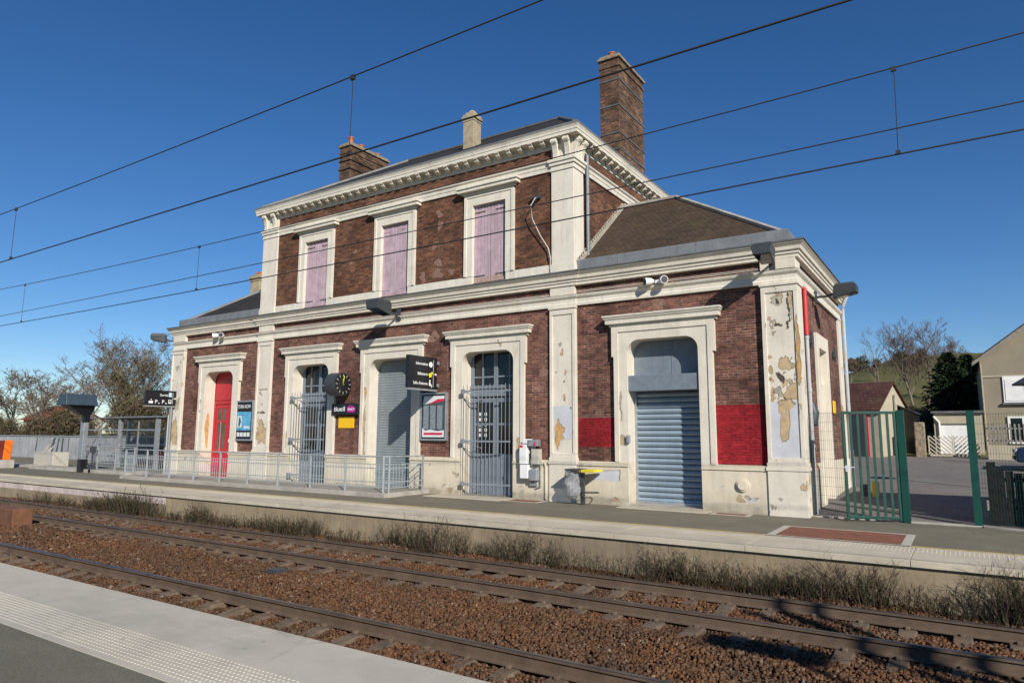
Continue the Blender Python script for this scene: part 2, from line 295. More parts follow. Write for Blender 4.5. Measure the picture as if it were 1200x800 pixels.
MT['weed'] = island('dry_weeds', [(0, (0.022, 0.017, 0.013)), (0.4, (0.055, 0.04, 0.027)), (0.72, (0.11, 0.075, 0.045)), (0.86, (0.035, 0.045, 0.019)), (1, (0.07, 0.08, 0.035))])
MT['hedge'] = island('evergreen_leaves', [(0, (0.018, 0.034, 0.012)), (0.6, (0.035, 0.055, 0.02)), (1, (0.07, 0.085, 0.03))])

# ------------------------------------------------------------------ mesh helpers
class MB:
    def __init__(s): s.v = []; s.f = []; s.m = []
    def add(s, vs, fs, m=0):
        o = len(s.v); s.v += [tuple(p) for p in vs]
        s.f += [tuple(i+o for i in f) for f in fs]; s.m += [m]*len(fs); return s
    def box(s, x0, x1, y0, y1, z0, z1, m=0):
        return s.add([(x0,y0,z0),(x1,y0,z0),(x1,y1,z0),(x0,y1,z0),(x0,y0,z1),(x1,y0,z1),(x1,y1,z1),(x0,y1,z1)],
                     [(0,3,2,1),(4,5,6,7),(0,1,5,4),(1,2,6,5),(2,3,7,6),(3,0,4,7)], m)
    def hexa(s, p, m=0):   # 8 points, bottom 4 ccw then top 4
        return s.add(p, [(0,3,2,1),(4,5,6,7),(0,1,5,4),(1,2,6,5),(2,3,7,6),(3,0,4,7)], m)
    def obox(s, c, ax, ay, az, m=0):   # oriented box: centre and three half vectors
        c, ax, ay, az = map(Vector, (c, ax, ay, az))
        return s.hexa([c-ax-ay-az, c+ax-ay-az, c+ax+ay-az, c-ax+ay-az, c-ax-ay+az, c+ax-ay+az, c+ax+ay+az, c-ax+ay+az], m)
    def tube(s, pts, rad, n=8, m=0, cap=True):
        pts = [Vector(p) for p in pts]; k = len(pts)
        if not hasattr(rad, '__len__'): rad = [rad]*k
        vs = []; ref = None
        for i, p in enumerate(pts):
            d = (pts[min(i+1, k-1)] - pts[max(i-1, 0)]).normalized()
            if ref is None: ref = Vector((0,0,1)) if abs(d.z) < 0.9 else Vector((1,0,0))
            a = d.cross(ref).normalized(); b = d.cross(a)
            for j in range(n):
                t = 2*math.pi*(j+0.5)/n
                vs.append(p + (a*math.cos(t) + b*math.sin(t))*rad[i])
        fs = [(i*n+j, i*n+(j+1) % n, (i+1)*n+(j+1) % n, (i+1)*n+j) for i in range(k-1) for j in range(n)]
        if cap: fs += [tuple(range(n))[::-1], tuple(range((k-1)*n, k*n))]
        return s.add(vs, fs, m)
    def sweep(s, path, prof, closed=False, m=0):  # profile (outward, z) swept round a plan path; outward is to the right of travel
        P = [Vector((p[0], p[1])) for p in path]; n = len(P); k = len(prof); vs = []
        for i in range(n):
            d1 = (P[i]-P[i-1]).normalized() if (i > 0 or closed) else None
            d2 = (P[(i+1) % n]-P[i]).normalized() if (i < n-1 or closed) else None
            if d1 is None: d1 = d2
            if d2 is None: d2 = d1
            n1 = Vector((d1.y, -d1.x)); n2 = Vector((d2.y, -d2.x))
            mt = (n1+n2)/(1+n1.dot(n2))
            for (o, z) in prof: vs.append((P[i].x+mt.x*o, P[i].y+mt.y*o, z))
        fs = []
        for i in range(n if closed else n-1):
            j = (i+1) % n
            for q in range(k-1): fs.append((i*k+q, j*k+q, j*k+q+1, i*k+q+1))
        if not closed: fs += [tuple(range(k)), tuple(range((n-1)*k, n*k))[::-1]]
        return s.add(vs, fs, m)
    def ring(s, cx, outer, inner, y0, y1, yr=None, m=0):   # facing the track (-y): strip between two open U paths, with outer sides to y1 and inner reveals to yr
        n = len(outer); yr = y1 if yr is None else yr
        vs = [(cx+x, y0, z) for x, z in outer] + [(cx+x, y0, z) for x, z in inner] + [(cx+x, y1, z) for x, z in outer] + [(cx+x, yr, z) for x, z in inner]
        fs = []
        for i in range(n-1):
            fs += [(i, n+i, n+i+1, i+1), (2*n+i, i, i+1, 2*n+i+1), (n+i, 3*n+i, 3*n+i+1, n+i+1)]
        fs += [(0, 2*n, 3*n, n), (n-1, 2*n-1, 4*n-1, 3*n-1)]
        return s.add(vs, fs, m)
    def prism(s, poly, fn, d0, d1, m=0):   # polygon (u,v) extruded, fn(u,v,d) gives the point
        n = len(poly)
        vs = [fn(u, v, d0) for u, v in poly] + [fn(u, v, d1) for u, v in poly]
        fs = [tuple(range(n)), tuple(range(n, 2*n))[::-1]] + [(i, n+i, n+(i+1) % n, (i+1) % n) for i in range(n)]
        return s.add(vs, fs, m)
    def join(s, o):
        s.add(o.v, o.f); s.m[-len(o.f):] = o.m; return s
def mesh_obj(name, vs, fs, mats, parent=None, mi=None, smooth=False, recalc=True):
    me = bpy.data.meshes.new(name); me.from_pydata([tuple(v) for v in vs], [], fs)
    for mm in (mats if isinstance(mats, (list, tuple)) else [mats]): me.materials.append(mm)
    if mi is not None and any(mi): me.polygons.foreach_set('material_index', mi)
    if recalc:
        import bmesh
        bm = bmesh.new(); bm.from_mesh(me); bmesh.ops.recalc_face_normals(bm, faces=bm.faces); bm.to_mesh(me); bm.free()
    if smooth:
        me.polygons.foreach_set('use_smooth', [True]*len(me.polygons)); me.set_sharp_from_angle(angle=R(40))
    me.update()
    o = bpy.data.objects.new(name, me); COL.objects.link(o)
    if parent is not None:
        o.parent = parent
        r = parent
        off = Vector((0,0,0))
        while r is not None: off += Vector(r.location); r = r.parent
        o.location = -off          # meshes are written in world coordinates
    return o
def build(mb, name, mats, parent=None, smooth=False, bev=0.0, recalc=True):
    mats = [MT[x] if isinstance(x, str) else x for x in (mats if isinstance(mats, (list, tuple)) else [mats])]
    o = mesh_obj(name, mb.v, mb.f, mats, parent, mb.m, smooth, recalc)
    if bev:
        b = o.modifiers.new('bevel', 'BEVEL'); b.width = bev; b.segments = 2; b.limit_method = 'ANGLE'; b.angle_limit = R(40)
    return o
def tag(o, label, cat, group=None):
    o['label'] = label; o['category'] = cat
    if group: o['group'] = group
    return o
def thing(name, loc, label, cat, group=None):
    o = bpy.data.objects.new(name, None); o.empty_display_size = 0.2; COL.objects.link(o); o.location = loc
    return tag(o, label, cat, group)
def struct(o): o['kind'] = 'structure'; return o
def stuff(o): o['kind'] = 'stuff'; return o
def B(*a): return MB().box(*a)
def blob(cx, cz, rx, rz, n=18, seed=0, jag=0.3):
    r = random.Random(seed); ph = [r.uniform(0, 6.28) for _ in range(4)]
    return [(cx+rx*k*math.cos(t), cz+rz*k*math.sin(t)) for t, k in
            ((2*math.pi*i/n, 1+jag*(0.5*math.sin(2*2*math.pi*i/n+ph[0])+0.5*math.sin(3*2*math.pi*i/n+ph[1])+r.uniform(-0.5, 0.5))) for i in range(n))]
def text_mesh(txt, size, align='LEFT', depth=0.002):
    cu = bpy.data.curves.new('lettering', 'FONT'); cu.body = txt; cu.size = size; cu.align_x = align; cu.extrude = depth
    o = bpy.data.objects.new('lettering', cu); COL.objects.link(o)
    dg = bpy.context.evaluated_depsgraph_get(); me = bpy.data.meshes.new_from_object(o.evaluated_get(dg))
    vs = [tuple(v.co) for v in me.vertices]; fs = [tuple(p.vertices) for p in me.polygons]
    bpy.data.objects.remove(o); return vs, fs
def text(mb, txt, size, org, ux, uz, un, align='LEFT', m=0, width=None):   # org + x*ux + y*uz + z*un
    vs, fs = text_mesh(txt, size, align); ux, uz, un, org = map(Vector, (ux, uz, un, org))
    k = 1.0
    if width:
        xs = [v[0] for v in vs]; k = width/(max(xs)-min(xs))
    mb.add([org + ux*(v[0]*k) + uz*v[1] + un*v[2] for v in vs], fs, m)
    return mb

# ================================================================== GROUND, PLATFORMS, TRACKS
def hill(x, y):
    z = 0.0
    if y > 0.4: z = 0.04*(min(y, 22)-0.4)
    if y > 22:
        f = max(0.0, min(1.0, 1-(-x-10)/55.0)) if x < -10 else 1.0
        k = min(y, 150)-22
        z = 0.86 + 0.139*k*f
    if x < -14: z *= max(0.0, 1-(-14-x)/14.0) if y < 22 else 1.0
    if x < -14 and y >= 22: z = z if x > -60 else 0.2
    return z
xs = [-1500, -700, -350, -200, -130] + list(np.arange(-100, 41, 2.0)) + [60, 100, 200, 500, 1500]
ys = [-1500, -400, -120, -60, -30, -4.9, -4.0, 0.4] + list(np.arange(2, 24, 2.0)) + list(np.arange(24, 160, 6.0)) + [200, 320, 700, 1800]
gv = []; gf = []
for j, y in enumerate(ys):
    for i, x in enumerate(xs):
        z = hill(x, y) if y > -4.5 else -0.95
        if -4.5 < y < 0.5: z = -0.1
        if y > 24 and x > -100: z += 0.25*math.sin(x*0.7+y*0.3)
        gv.append((x, y, z-0.02))
nx = len(xs)
gf = [(j*nx+i, j*nx+i+1, (j+1)*nx+i+1, (j+1)*nx+i) for j in range(len(ys)-1) for i in range(nx-1)]
struct(mesh_obj('ground', gv, gf, MT['grass'], smooth=True))

# yard behind the station (asphalt sheet that follows the ground)
yv = []; yf = []
yx = list(np.arange(-12, 17, 2.0)); yy = [0.4] + list(np.arange(2, 23, 2.0))
for y in yy:
    for x in yx: yv.append((x, y, hill(x, y)+0.012 if x > -14 else 0.0))
k = len(yx)
yf = [(j*k+i, j*k+i+1, (j+1)*k+i+1, (j+1)*k+i) for j in range(len(yy)-1) for i in range(k-1)]
struct(mesh_obj('yard', yv, yf, MT['yard']))

FE = -4.88      # far platform edge
mb = B(-140, 40, FE+1.46, 0.38, -0.9, 0.0); mb.box(-140, -29.2, 0.38, 7.2, -0.9, -0.004)
struct(build(mb, 'far_platform', 'asphalt'))
struct(build(B(-140, 40, FE+0.055, FE+1.455, -0.95, -0.10), 'platform_wall', 'wallconc'))
# edge slabs: separate precast pieces with fine joints
mb = MB(); x = -140.0
while x < 40:
    L = 2.4
    mb.box(x+0.004, x+L-0.004, FE, FE+1.46, -0.095, 0.004); x += L
struct(build(mb, 'far_platform_edge', 'slab_far', bev=0.006))
struct(build(B(-140, 40, FE+1.50, FE+1.565, -0.02, 0.006), 'platform_line', 'yellow'))
def studs(x0, x1, y0, y1, z, step, r, h, n=8):
    nxx = int((x1-x0)/step); nyy = int(round((y1-y0)/step))
    cx, cy = np.meshgrid(x0+step*np.arange(nxx), y0+step*(np.arange(nyy)+0.5)); cx = cx.ravel(); cy = cy.ravel()
    an = np.arange(n)*2*np.pi/n
    ring1 = np.stack([np.cos(an)*r, np.sin(an)*r, np.zeros(n)], 1); ring2 = np.stack([np.cos(an)*r*0.68, np.sin(an)*r*0.68, np.full(n, h)], 1)
    tv = np.concatenate([ring1, ring2]); V = (tv[None] + np.stack([cx, cy, np.full(len(cx), z)], 1)[:, None]).reshape(-1, 3)
    tf = [(i, (i+1) % n, n+(i+1) % n, n+i) for i in range(n)] + [tuple(range(n, 2*n))]
    F = [tuple(i+2*n*k for i in f) for k in range(len(cx)) for f in tf]
    return V, F
V, F = studs(-40, 3, FE+0.86, FE+1.36, 0.004, 0.0625, 0.013, 0.004, 6)
struct(mesh_obj('far_tactile_strip', V, F, MT['slab_far'], recalc=False))
mb = B(-75, -20.5, FE+0.050, FE+0.056, -0.33, -0.12)
struct(build(mb, 'platform_wall_paint', simple('faded_pinkish_paint', (0.5, 0.42, 0.38), 0.9, var=0.3, sc=3, grime=(0.3, 0.25, 0.2))))
# near platform
NE = -12.48
struct(build(B(-140, 40, -22, NE-1.32, -0.95, -0.002), 'near_platform', 'asphalt_near'))
mb = MB(); x = -140.0
while x < 40:
    mb.box(x+0.0015, x+2.3985, NE-1.32, NE, -0.13, 0.004); x += 2.4
mb.box(-140, 40, NE-1.30, NE-0.14, -0.95, -0.135)
struct(build(mb, 'near_platform_edge', 'slab', bev=0.001))
V, F = studs(-14, 1.5, NE-1.26, NE-0.76, 0.004, 0.050, 0.0125, 0.005, 8)
struct(mesh_obj('near_tactile_strip', V, F, MT['slab'], recalc=False))

# track bed and ballast
struct(build(B(-300, 120, NE-0.2, FE+0.3, -1.2, -0.815), 'track_bed', 'ballastbase'))
def stones(x0, x1, y0, y1, dens, size, seed):
    r = np.random.default_rng(seed); n = int((x1-x0)*(y1-y0)*dens)
    c = np.stack([r.uniform(x0, x1, n), r.uniform(y0, y1, n), np.zeros(n)], 1)
    c[:, 2] = -0.785 + r.uniform(-0.03, 0.025, n) + 0.035*np.sin(c[:, 0]*1.7+c[:, 1]*2.3)*np.sin(c[:, 1]*3.1-c[:, 0]*0.9)
    c[:, 2] += np.where((c[:, 1] > -5.55), 0.05*(c[:, 1]+5.55)/0.6+0.02, 0)      # banked against the platform wall
    c[:, 2] += np.where((c[:, 1] < -7.75) & (c[:, 1] > -9.65), 0.02, 0)
    intr = (np.abs(c[:, 1]+6.54) < 1.15) | (c[:, 1] < -9.75)
    c[:, 2] -= np.where(intr, 0.024, 0)
    cube = np.array([[-1,-1,-1],[1,-1,-1],[1,1,-1],[-1,1,-1],[-1,-1,1],[1,-1,1],[1,1,1],[-1,1,1]], float)
    v = cube[None]*r.uniform(0.3, 1.0, (n, 8, 3))
    s = size*0.5*r.uniform(0.6, 1.35, (n, 1, 1)); v *= s*r.uniform(0.7, 1.1, (n, 1, 3))
    q = r.normal(size=(n, 4)); q /= np.linalg.norm(q, axis=1, keepdims=True); w, a, b_, c_ = q.T
    M = np.stack([np.stack([1-2*(b_*b_+c_*c_), 2*(a*b_-c_*w), 2*(a*c_+b_*w)], 1), np.stack([2*(a*b_+c_*w), 1-2*(a*a+c_*c_), 2*(b_*c_-a*w)], 1), np.stack([2*(a*c_-b_*w), 2*(b_*c_+a*w), 1-2*(a*a+b_*b_)], 1)], 1)
    v = np.einsum('nij,nkj->nki', M, v) + c[:, None]
    return v.reshape(-1, 3)
SV = np.concatenate([stones(-9, 1.6, -10.75, -4.7, 1350, 0.050, 1), stones(-17, -9, -10.75, -4.7, 800, 0.058, 2), stones(-34, -17, -10.75, -4.7, 300, 0.085, 3), stones(-75, -34, -10.75, -4.7, 90, 0.13, 4), stones(1.6, 9, -12.3, -4.7, 330, 0.08, 5)])
def bulk_quads(name, V, nper, quads, mat):
    n = len(V)//nper; me = bpy.data.meshes.new(name)
    q = (np.array(quads)[None] + (np.arange(n)*nper)[:, None, None]).reshape(-1)
    nf = n*len(quads); k = len(quads[0])
    me.vertices.add(len(V)); me.vertices.foreach_set('co', np.asarray(V, np.float32).ravel())
    me.loops.add(len(q)); me.loops.foreach_set('vertex_index', q.astype(np.int32))
    me.polygons.add(nf); me.polygons.foreach_set('loop_start', np.arange(0, nf*k, k, dtype=np.int32))
    try: me.polygons.foreach_set('loop_total', np.full(nf, k, dtype=np.int32))
    except Exception: pass
    me.materials.append(mat); me.update(calc_edges=True); me.validate()
    o = bpy.data.objects.new(name, me); COL.objects.link(o); return o
CUBE = [(0,3,2,1),(4,5,6,7),(0,1,5,4),(1,2,6,5),(2,3,7,6),(3,0,4,7)]
stuff(bulk_quads('ballast', SV, 8, CUBE, MT['ballast']))

def rail_profile(): # (y offset, z) closed
    h = -0.58; return [(-0.07, h-0.172), (-0.07, h-0.16), (-0.012, h-0.14), (-0.009, h-0.045), (-0.036, h-0.034), (-0.036, h-0.008), (-0.026, h), (0.026, h), (0.036, h-0.008), (0.036, h-0.034), (0.009, h-0.045), (0.012, h-0.14), (0.07, h-0.16), (0.07, h-0.172)]
def make_track(y0, label, seed):
    t = thing('railway_track', (-2, y0, -0.78), label, 'railway track', 'railway tracks')
    pr = rail_profile(); n = len(pr)
    for s in (-0.7535, 0.7535):
        mb = MB()
        vs = [(x, y0+s+p[0], p[1]) for x in (-300, 120) for p in pr]
        fs = [(i, n+i, n+(i+1) % n, (i+1) % n) for i in range(n)] + [tuple(range(n)), tuple(range(n, 2*n))]
        mb.add(vs, fs); mb.m = [1 if 5 <= i <= 7 else 0 for i in range(n)] + [0, 0]
        build(mb, 'rail', ['rail_side', 'rail_top'], t)
    r = random.Random(seed)
    def sl(x, mb):
        prof = [(-1.3, -0.755), (-0.95, -0.752), (-0.52, -0.752), (-0.3, -0.80), (0.3, -0.80), (0.52, -0.752), (0.95, -0.752), (1.3, -0.755)]
        n = len(prof); w0, w1 = 0.14, 0.105; dz = r.uniform(-0.008, 0.008)
        vs = []
        for w, z in ((w0, -0.2), (w1, 0.0)):
            pass
        top0 = [(x-w1, y0+a, z+dz) for a, z in prof]; top1 = [(x+w1, y0+a, z+dz) for a, z in prof]
        bot0 = [(x-w0, y0+a, -0.98) for a, z in prof]; bot1 = [(x+w0, y0+a, -0.98) for a, z in prof]
        fs = []
        for i in range(n-1):
            fs += [(i, n+i, n+i+1, i+1), (2*n+i, i, i+1, 2*n+i+1), (n+i, 3*n+i, 3*n+i+1, n+i+1)]
        fs += [(0, 2*n, 3*n, n), (n-1, 2*n-1, 4*n-1, 3*n-1)]
        mb.add(top0+top1+bot0+bot1, fs)
        for s in (-0.7535, 0.7535):     # fastenings
            for e in (-0.1, 0.1):
                mb.box(x-0.03, x+0.03, y0+s+e-0.035, y0+s+e+0.035, -0.76, -0.715)
        return mb
    x = 1.6
    for i in range(100):
        build(sl(x + r.uniform(-0.02, 0.02), MB()), 'sleeper', 'sleeper', t, bev=0.012); x -= 0.6
    mb = MB()
    for i in range(90): sl(x, mb); x -= 0.6
    for i in range(20): sl(2.2+0.6*i, mb)
    stuff(build(mb, 'sleeper', 'sleeper', t))
    return t
make_track(-6.54, 'rusty railway track nearer the station building, below its platform wall', 1)
make_track(-10.83, 'rusty railway track nearest the camera, beside the pale studded platform', 2)
t = tag(build(B(-23.6, -21.95, -8.3, -7.8, -0.82, -0.28), 'track_box', 'rustbox', bev=0.02), 'rusty brown metal box standing between the two tracks', 'box')
mb = B(-11.1, -10.75, -8.35, -8.05, -0.83, -0.70); mb.box(-11.06, -10.79, -8.31, -8.09, -0.70, -0.685)
tag(build(mb, 'cable_pit', 'darkgrey', bev=0.01), 'small dark square pit cover in the ballast between the tracks', 'pit cover')

# weeds along the foot of the far platform wall
def weeds():
    r = random.Random(5); V = []; F = []
    def blade(p, d, L, w, bend):
        o = len(V); side = Vector((r.uniform(-1, 1), r.uniform(-1, 1), 0)).normalized()*w
        p = Vector(p); d = Vector(d).normalized(); q = p+d*L*0.55; e = q+(d+Vector(bend)).normalized()*L*0.45
        V.extend([tuple(p-side), tuple(p+side), tuple(q+side*0.7), tuple(q-side*0.7), tuple(e)])
        F.extend([(o, o+1, o+2, o+3), (o+3, o+2, o+4)])
        return q, e
    x = 1.8
    while x > -62:
        dens = 0.5+0.5*math.sin(x*0.9+1.0)*math.sin(x*0.37+0.4)
        h0 = (0.36+0.30*max(0, math.sin(x*0.8)*math.sin(x*0.31+2)))*r.uniform(0.7, 1.3)
        if x > -9: h0 += 0.14
        cl = 0.5+0.5*math.sin(x*2.1+1.3*math.sin(x*0.7))*math.sin(x*0.53+2.2)
        h0 *= 0.62+0.62*cl
        if r.random() < ((0.55+0.6*cl*(0.4+0.6*dens)) if x > -22 else 0.95*(dens > 0.36)):
            cy = FE+0.1-r.uniform(0.03, 0.42); nb = int(34+46*dens) if x > -25 else 40
            for i in range(nb):
                a = r.uniform(0, 6.28); rr = r.uniform(0, 0.24)
                p = (x+rr*math.cos(a), min(FE+0.13, cy+rr*0.6*math.sin(a)), -0.76)
                d = (math.cos(a)*0.4+r.uniform(-.25, .25), math.sin(a)*0.25-0.05, 1)
                L = h0*r.uniform(0.5, 1.25); w = 0.0042 if x > -14 else 0.0075
                q, e = blade(p, d, L, w, (r.uniform(-.6, .6), r.uniform(-.4, .3), -0.1))
                if r.random() < 0.7:
                    for s in range(5 if x > -14 else 3):
                        bb = q.lerp(e, r.random()); blade(bb, (r.uniform(-1, 1), r.uniform(-.7, .5), r.uniform(0.3, 1)), L*r.uniform(.12, .26), w*0.9, (0, 0, 0))
            for i in range(int(nb*0.7)):   # low leaves
                a = r.uniform(0, 6.28); rr = r.uniform(0, 0.2)
                blade((x+rr*math.cos(a), min(FE+0.13, cy+rr*0.5*math.sin(a)), -0.8), (math.cos(a), math.sin(a)*0.6-0.1, r.uniform(.4, 1.2)), r.uniform(.08, .2), 0.011, (math.cos(a), 0, -0.6))
        x -= r.uniform(0.09, 0.22) if x > -25 else r.uniform(0.22, 0.45)
    return V, F
V, F = weeds()
stuff(mesh_obj('weeds', V, F, MT['weed'], recalc=False))

# ================================================================== STATION BUILDING
XL, XR = -28.84, -3.06          # wing ends
CL, CR = -22.93, -8.95          # centre block
st = thing('station_building', (-15.9, 3.5, 0), 'brick railway station with cream trim, tall centre block and two low wings', 'station')
OPEN = [(-25.36, 0.93), (-19.82, 0.95), (-15.87, 0.95), (-11.92, 0.95), (-6.40, 0.96)]   # centre, half width
SW, SE, ST, OT, OR_ = 1.33, 1.39, 4.70, 4.33, 0.34
# --- brick walls of the ground floor (front with openings, side, back)
mb = MB()
edges = [XL+0.02]
def yb(x): return 0.0 if CL-0.1 < x < CR+0.1 else 0.03
cuts = [XL+0.02]
for c, w in OPEN: cuts += [c-SW+0.03, c+SW-0.03]
cuts.append(XR-0.04)
for i in range(0, len(cuts), 2):
    a, b = cuts[i], cuts[i+1]
    pts = [a] + [q for q in (CL+0.4, CR-0.4) if a < q < b] + [b]
    for p, q in zip(pts[:-1], pts[1:]): mb.box(p, q, yb((p+q)/2), 0.45, 0.9, 6.1)
for c, w in OPEN: mb.box(c-SW+0.03, c+SW-0.03, yb(c)+0.001, 0.44, ST-0.1, 6.1)
build(mb, 'brick_wall', 'brick', st)
mb = MB()
SD = [(3.12, 0.62)]     # side door centre y, half width
mb.box(XR-0.45, XR-0.04, 0.45, 2.35, 0.9, 6.1); mb.box(XR-0.45, XR-0.04, 3.9, 7.0, 0.9, 6.1); mb.box(XR-0.45, XR-0.041, 2.35, 3.9, 4.3, 6.1)
mb.box(XL+0.02, XL+0.45, 0.45, 7.0, 0.9, 6.1); mb.box(XL+0.45, XR-0.45, 6.6, 7.0, 0, 5.92)
build(mb, 'brick_wall', 'brick', st)
# interior darkness: floor slab and cross wall so that nothing shows sky
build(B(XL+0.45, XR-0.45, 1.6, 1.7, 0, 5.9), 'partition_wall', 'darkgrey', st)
# --- plinth
mb = MB(); cuts = [XL-0.02]
for c, w in OPEN: cuts += [c-w, c+w]
cuts.append(XR+0.0)
for i in range(0, len(cuts), 2):
    a, b = cuts[i], cuts[i+1]
    mb = MB(); mb.box(a, b, -0.09, 0.46, -0.05, 1.0); mb.box(a, b, -0.12, 0.455, 1.0, 1.05); mb.box(a, b, -0.09, 0.46, 1.05, 1.12)
    build(mb, 'plinth', 'plinth', st, bev=0.008)
for bx in ((XR-0.44, XR, 0.46, 2.4, -0.05, 1.15), (XR-0.44, XR, 3.86, 6.99, -0.05, 1.15), (XL-0.02, XL+0.43, 0.46, 6.99, -0.05, 1.1)): build(B(*bx), 'plinth', 'plinth', st, bev=0.008)
# --- pilasters of the ground floor
def pilaster(x0, x1, mat, side=None):
    mb = MB(); yf = -0.10; w = 0.095
    yb_ = 0.3 if side is None else 0.46
    mb.box(x0+0.004, x1-0.004, yf+0.03, yb_, 1.12, 5.4)
    for a, b in ((x0, x0+w), (x1-w, x1)): mb.box(a, b, yf, yb_-0.004, 1.3, 5.2)
    mb.box(x0, x1, yf, yb_-0.004, 5.2, 5.36); mb.box(x0, x1, yf, yb_-0.004, 1.2, 1.32)
    mb.box(x0-0.04, x1+0.04, yf-0.05, yb_-0.006, 1.02, 1.10); mb.box(x0-0.02, x1+0.02, yf-0.025, yb_-0.003, 1.10, 1.2)
    mb.box(x0-0.01, x1+0.01, yf-0.03, yb_, -0.04, 1.02)
    mb.box(x0-0.03, x1+0.03, yf-0.03, yb_-0.002, 5.36, 5.42)
    mb.box(x0+0.01, x1-0.01, yf+0.01, yb_, 5.76, 6.08)
    return build(mb, 'pilaster', mat, st, bev=0.007)
pilaster(XL, XL+0.92, 'cream_peel'); pilaster(-22.92, -22.05, 'cream_peel'); pilaster(-9.72, -8.90, 'cream'); pc = pilaster(-3.86, XR+0.03, 'cream_peel', 1)
mb = MB(); mb.box(XR-0.4, XR+0.02, 6.35, 7.03, 1.1, 5.42); mb.box(XR-0.4, XR+0.05, 6.33, 7.06, -0.05, 1.12); build(mb, 'pilaster', 'cream_peel', st, bev=0.007)
# --- string course and lower cornice swept round three sides with breaks at the centre block
def plan(off=0.0):
    c = 0.0; w = 0.03
    return [(XL+0.02-off, 7.0), (XL+0.02-off, w-off), (CL-off-0.0, w-off), (CL-off, c-off), (CR+off, c-off), (CR+off, w-off), (XR-0.04+off, w-off), (XR-0.04+off, 7.0), ]
sp = [(0.0, 5.43), (0.07, 5.43), (0.075, 5.50), (0.05, 5.53), (0.055, 5.62), (0.11, 5.68), (0.13, 5.74), (0.0, 5.765)]
mb = MB(); mb.sweep(plan(), sp); build(mb, 'string_course', 'cream_up', st)
cp = [(-0.02, 6.0), (0.125, 6.01), (0.125, 6.09), (0.155, 6.10), (0.16, 6.17), (0.20, 6.18), (0.215, 6.26), (0.275, 6.325), (0.285, 6.33), (0.285, 6.375)]
mb = MB(); mb.sweep(plan(), cp); co = build(mb, 'cornice', 'cream', st)
mb = MB(); mb.sweep(plan(), [(0.312, 6.36), (0.312, 6.40), (0.05, 6.45), (-0.35, 6.46), (-0.35, 6.36)]); build(mb, 'cornice_flashing', 'zinc_dark', st)
# --- zinc parapet gutters of the wings
def gutter(x0, x1, end):
    mb = MB()
    pr = [(-0.03, 6.44), (-0.03, 6.74), (-0.045, 6.765), (-0.09, 6.75), (-0.12, 6.5)]
    if end > 0: path = [(x0, 0.03), (x1, 0.03), (x1, 7.0)]
    else: path = [(x0, 7.0), (x0, 0.03), (x1, 0.03)]
    mb.sweep(path, pr); x = x0+1.3
    while x < x1-0.5: mb.box(x-0.008, x+0.008, 0.05, 0.075, 6.45, 6.76); x += 2.2
    build(mb, 'roof_gutter', 'zinc', st)
gutter(CR+0.02, XR-0.10, 1); gutter(XL+0.08, CL-0.02, -1)
# --- wing roofs
def hip(x_in, x_out, xr, zr, mat):
    s = 1 if x_out > x_in else -1
    e0, e1, yr, ze = 0.12, 6.9, 3.5, 6.62
    v = [(x_in, e0, ze), (x_out, e0, ze), (x_out, e1, ze), (x_in, e1, ze), (x_in, yr, zr), (xr, yr, zr)]
    mb = MB().add(v, [(0, 1, 5, 4), (1, 2, 5), (2, 3, 4, 5), (0, 4, 3), (0, 3, 2, 1)])
    rf = build(mb, 'roof', mat, st)
    mb = MB()
    up = Vector((0, 0, 0.03))
    for a, b in ((4, 5), (5, 1), (5, 2)): mb.tube([Vector(v[a])+up, Vector(v[b])+up], 0.07, 6)
    build(mb, 'ridge_tile', 'concrete' if mat == 'browntile' else 'zinc', rf)
    return rf
hip(CR, -3.24, -7.15, 9.30, 'browntile'); hip(CL, -28.66, -24.7, 9.05, 'slate')
mb = MB()       # stepped lead and mortar fillet where the tile roof meets the centre block
n = 26
for i in range(n):
    y = 0.2+3.25*i/n; z = 6.70+2.62*i/n
    mb.obox((CR+0.02, y, z+0.10), (0.012, 0, 0), (0, 0.09, 0.045), (0, -0.02, 0.07))
mb.obox((CR+0.05, 1.83, 8.06), (0.05, 0, 0), (0, 1.66, 1.34), (0, -0.03, 0.03))
build(mb, 'wall_flashing', 'flashing', st)
# --- centre block upper storey
CD = 9.3
mb = MB()
WIN = [-19.82, -15.87, -11.92]
xsu = [CL+0.05]
for c in WIN: xsu += [c-0.92, c+0.92]
xsu.append(CR-0.03)
for i in range(0, len(xsu), 2): mb.box(xsu[i], xsu[i+1], 0.0, 0.4, 6.4, 10.5)
for c in WIN: mb.box(c-0.92, c+0.92, 0.001, 0.4, 9.3, 10.5); mb.box(c-0.92, c+0.92, 0.001, 0.4, 6.4, 6.5)
mb.box(CR-0.43, CR-0.03, 0.4, CD, 6.4, 10.5); mb.box(CL+0.05, CL+0.45, 0.4, CD, 6.4, 10.5); mb.box(CL+0.45, CR-0.43, CD-0.4, CD, 5.9, 10.5)
build(mb, 'brick_wall', 'brick_up', st)
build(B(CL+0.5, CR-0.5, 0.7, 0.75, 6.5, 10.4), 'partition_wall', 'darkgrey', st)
# sill band
mb = MB(); xsb = [CL+0.0]
for c in WIN: xsb += [c-0.63, c+0.63]
xsb.append(CR+0.02)
for i in range(0, len(xsb), 2): mb.box(xsb[i], xsb[i+1], -0.045, 0.3, 6.45, 6.71)
build(mb, 'sill_band', 'cream_up', st, bev=0.006)
UP = [(CL+0.05, CD), (CL+0.05, 0.0), (CR-0.03, 0.0), (CR-0.03, CD)]
mb = MB(); mb.sweep(UP, [(0.0, 9.54), (0.05, 9.54), (0.055, 9.66), (0.07, 9.665), (0.075, 9.76), (0.12, 9.80), (0.13, 9.845), (0.0, 9.86)]); build(mb, 'string_course', 'cream_up', st)
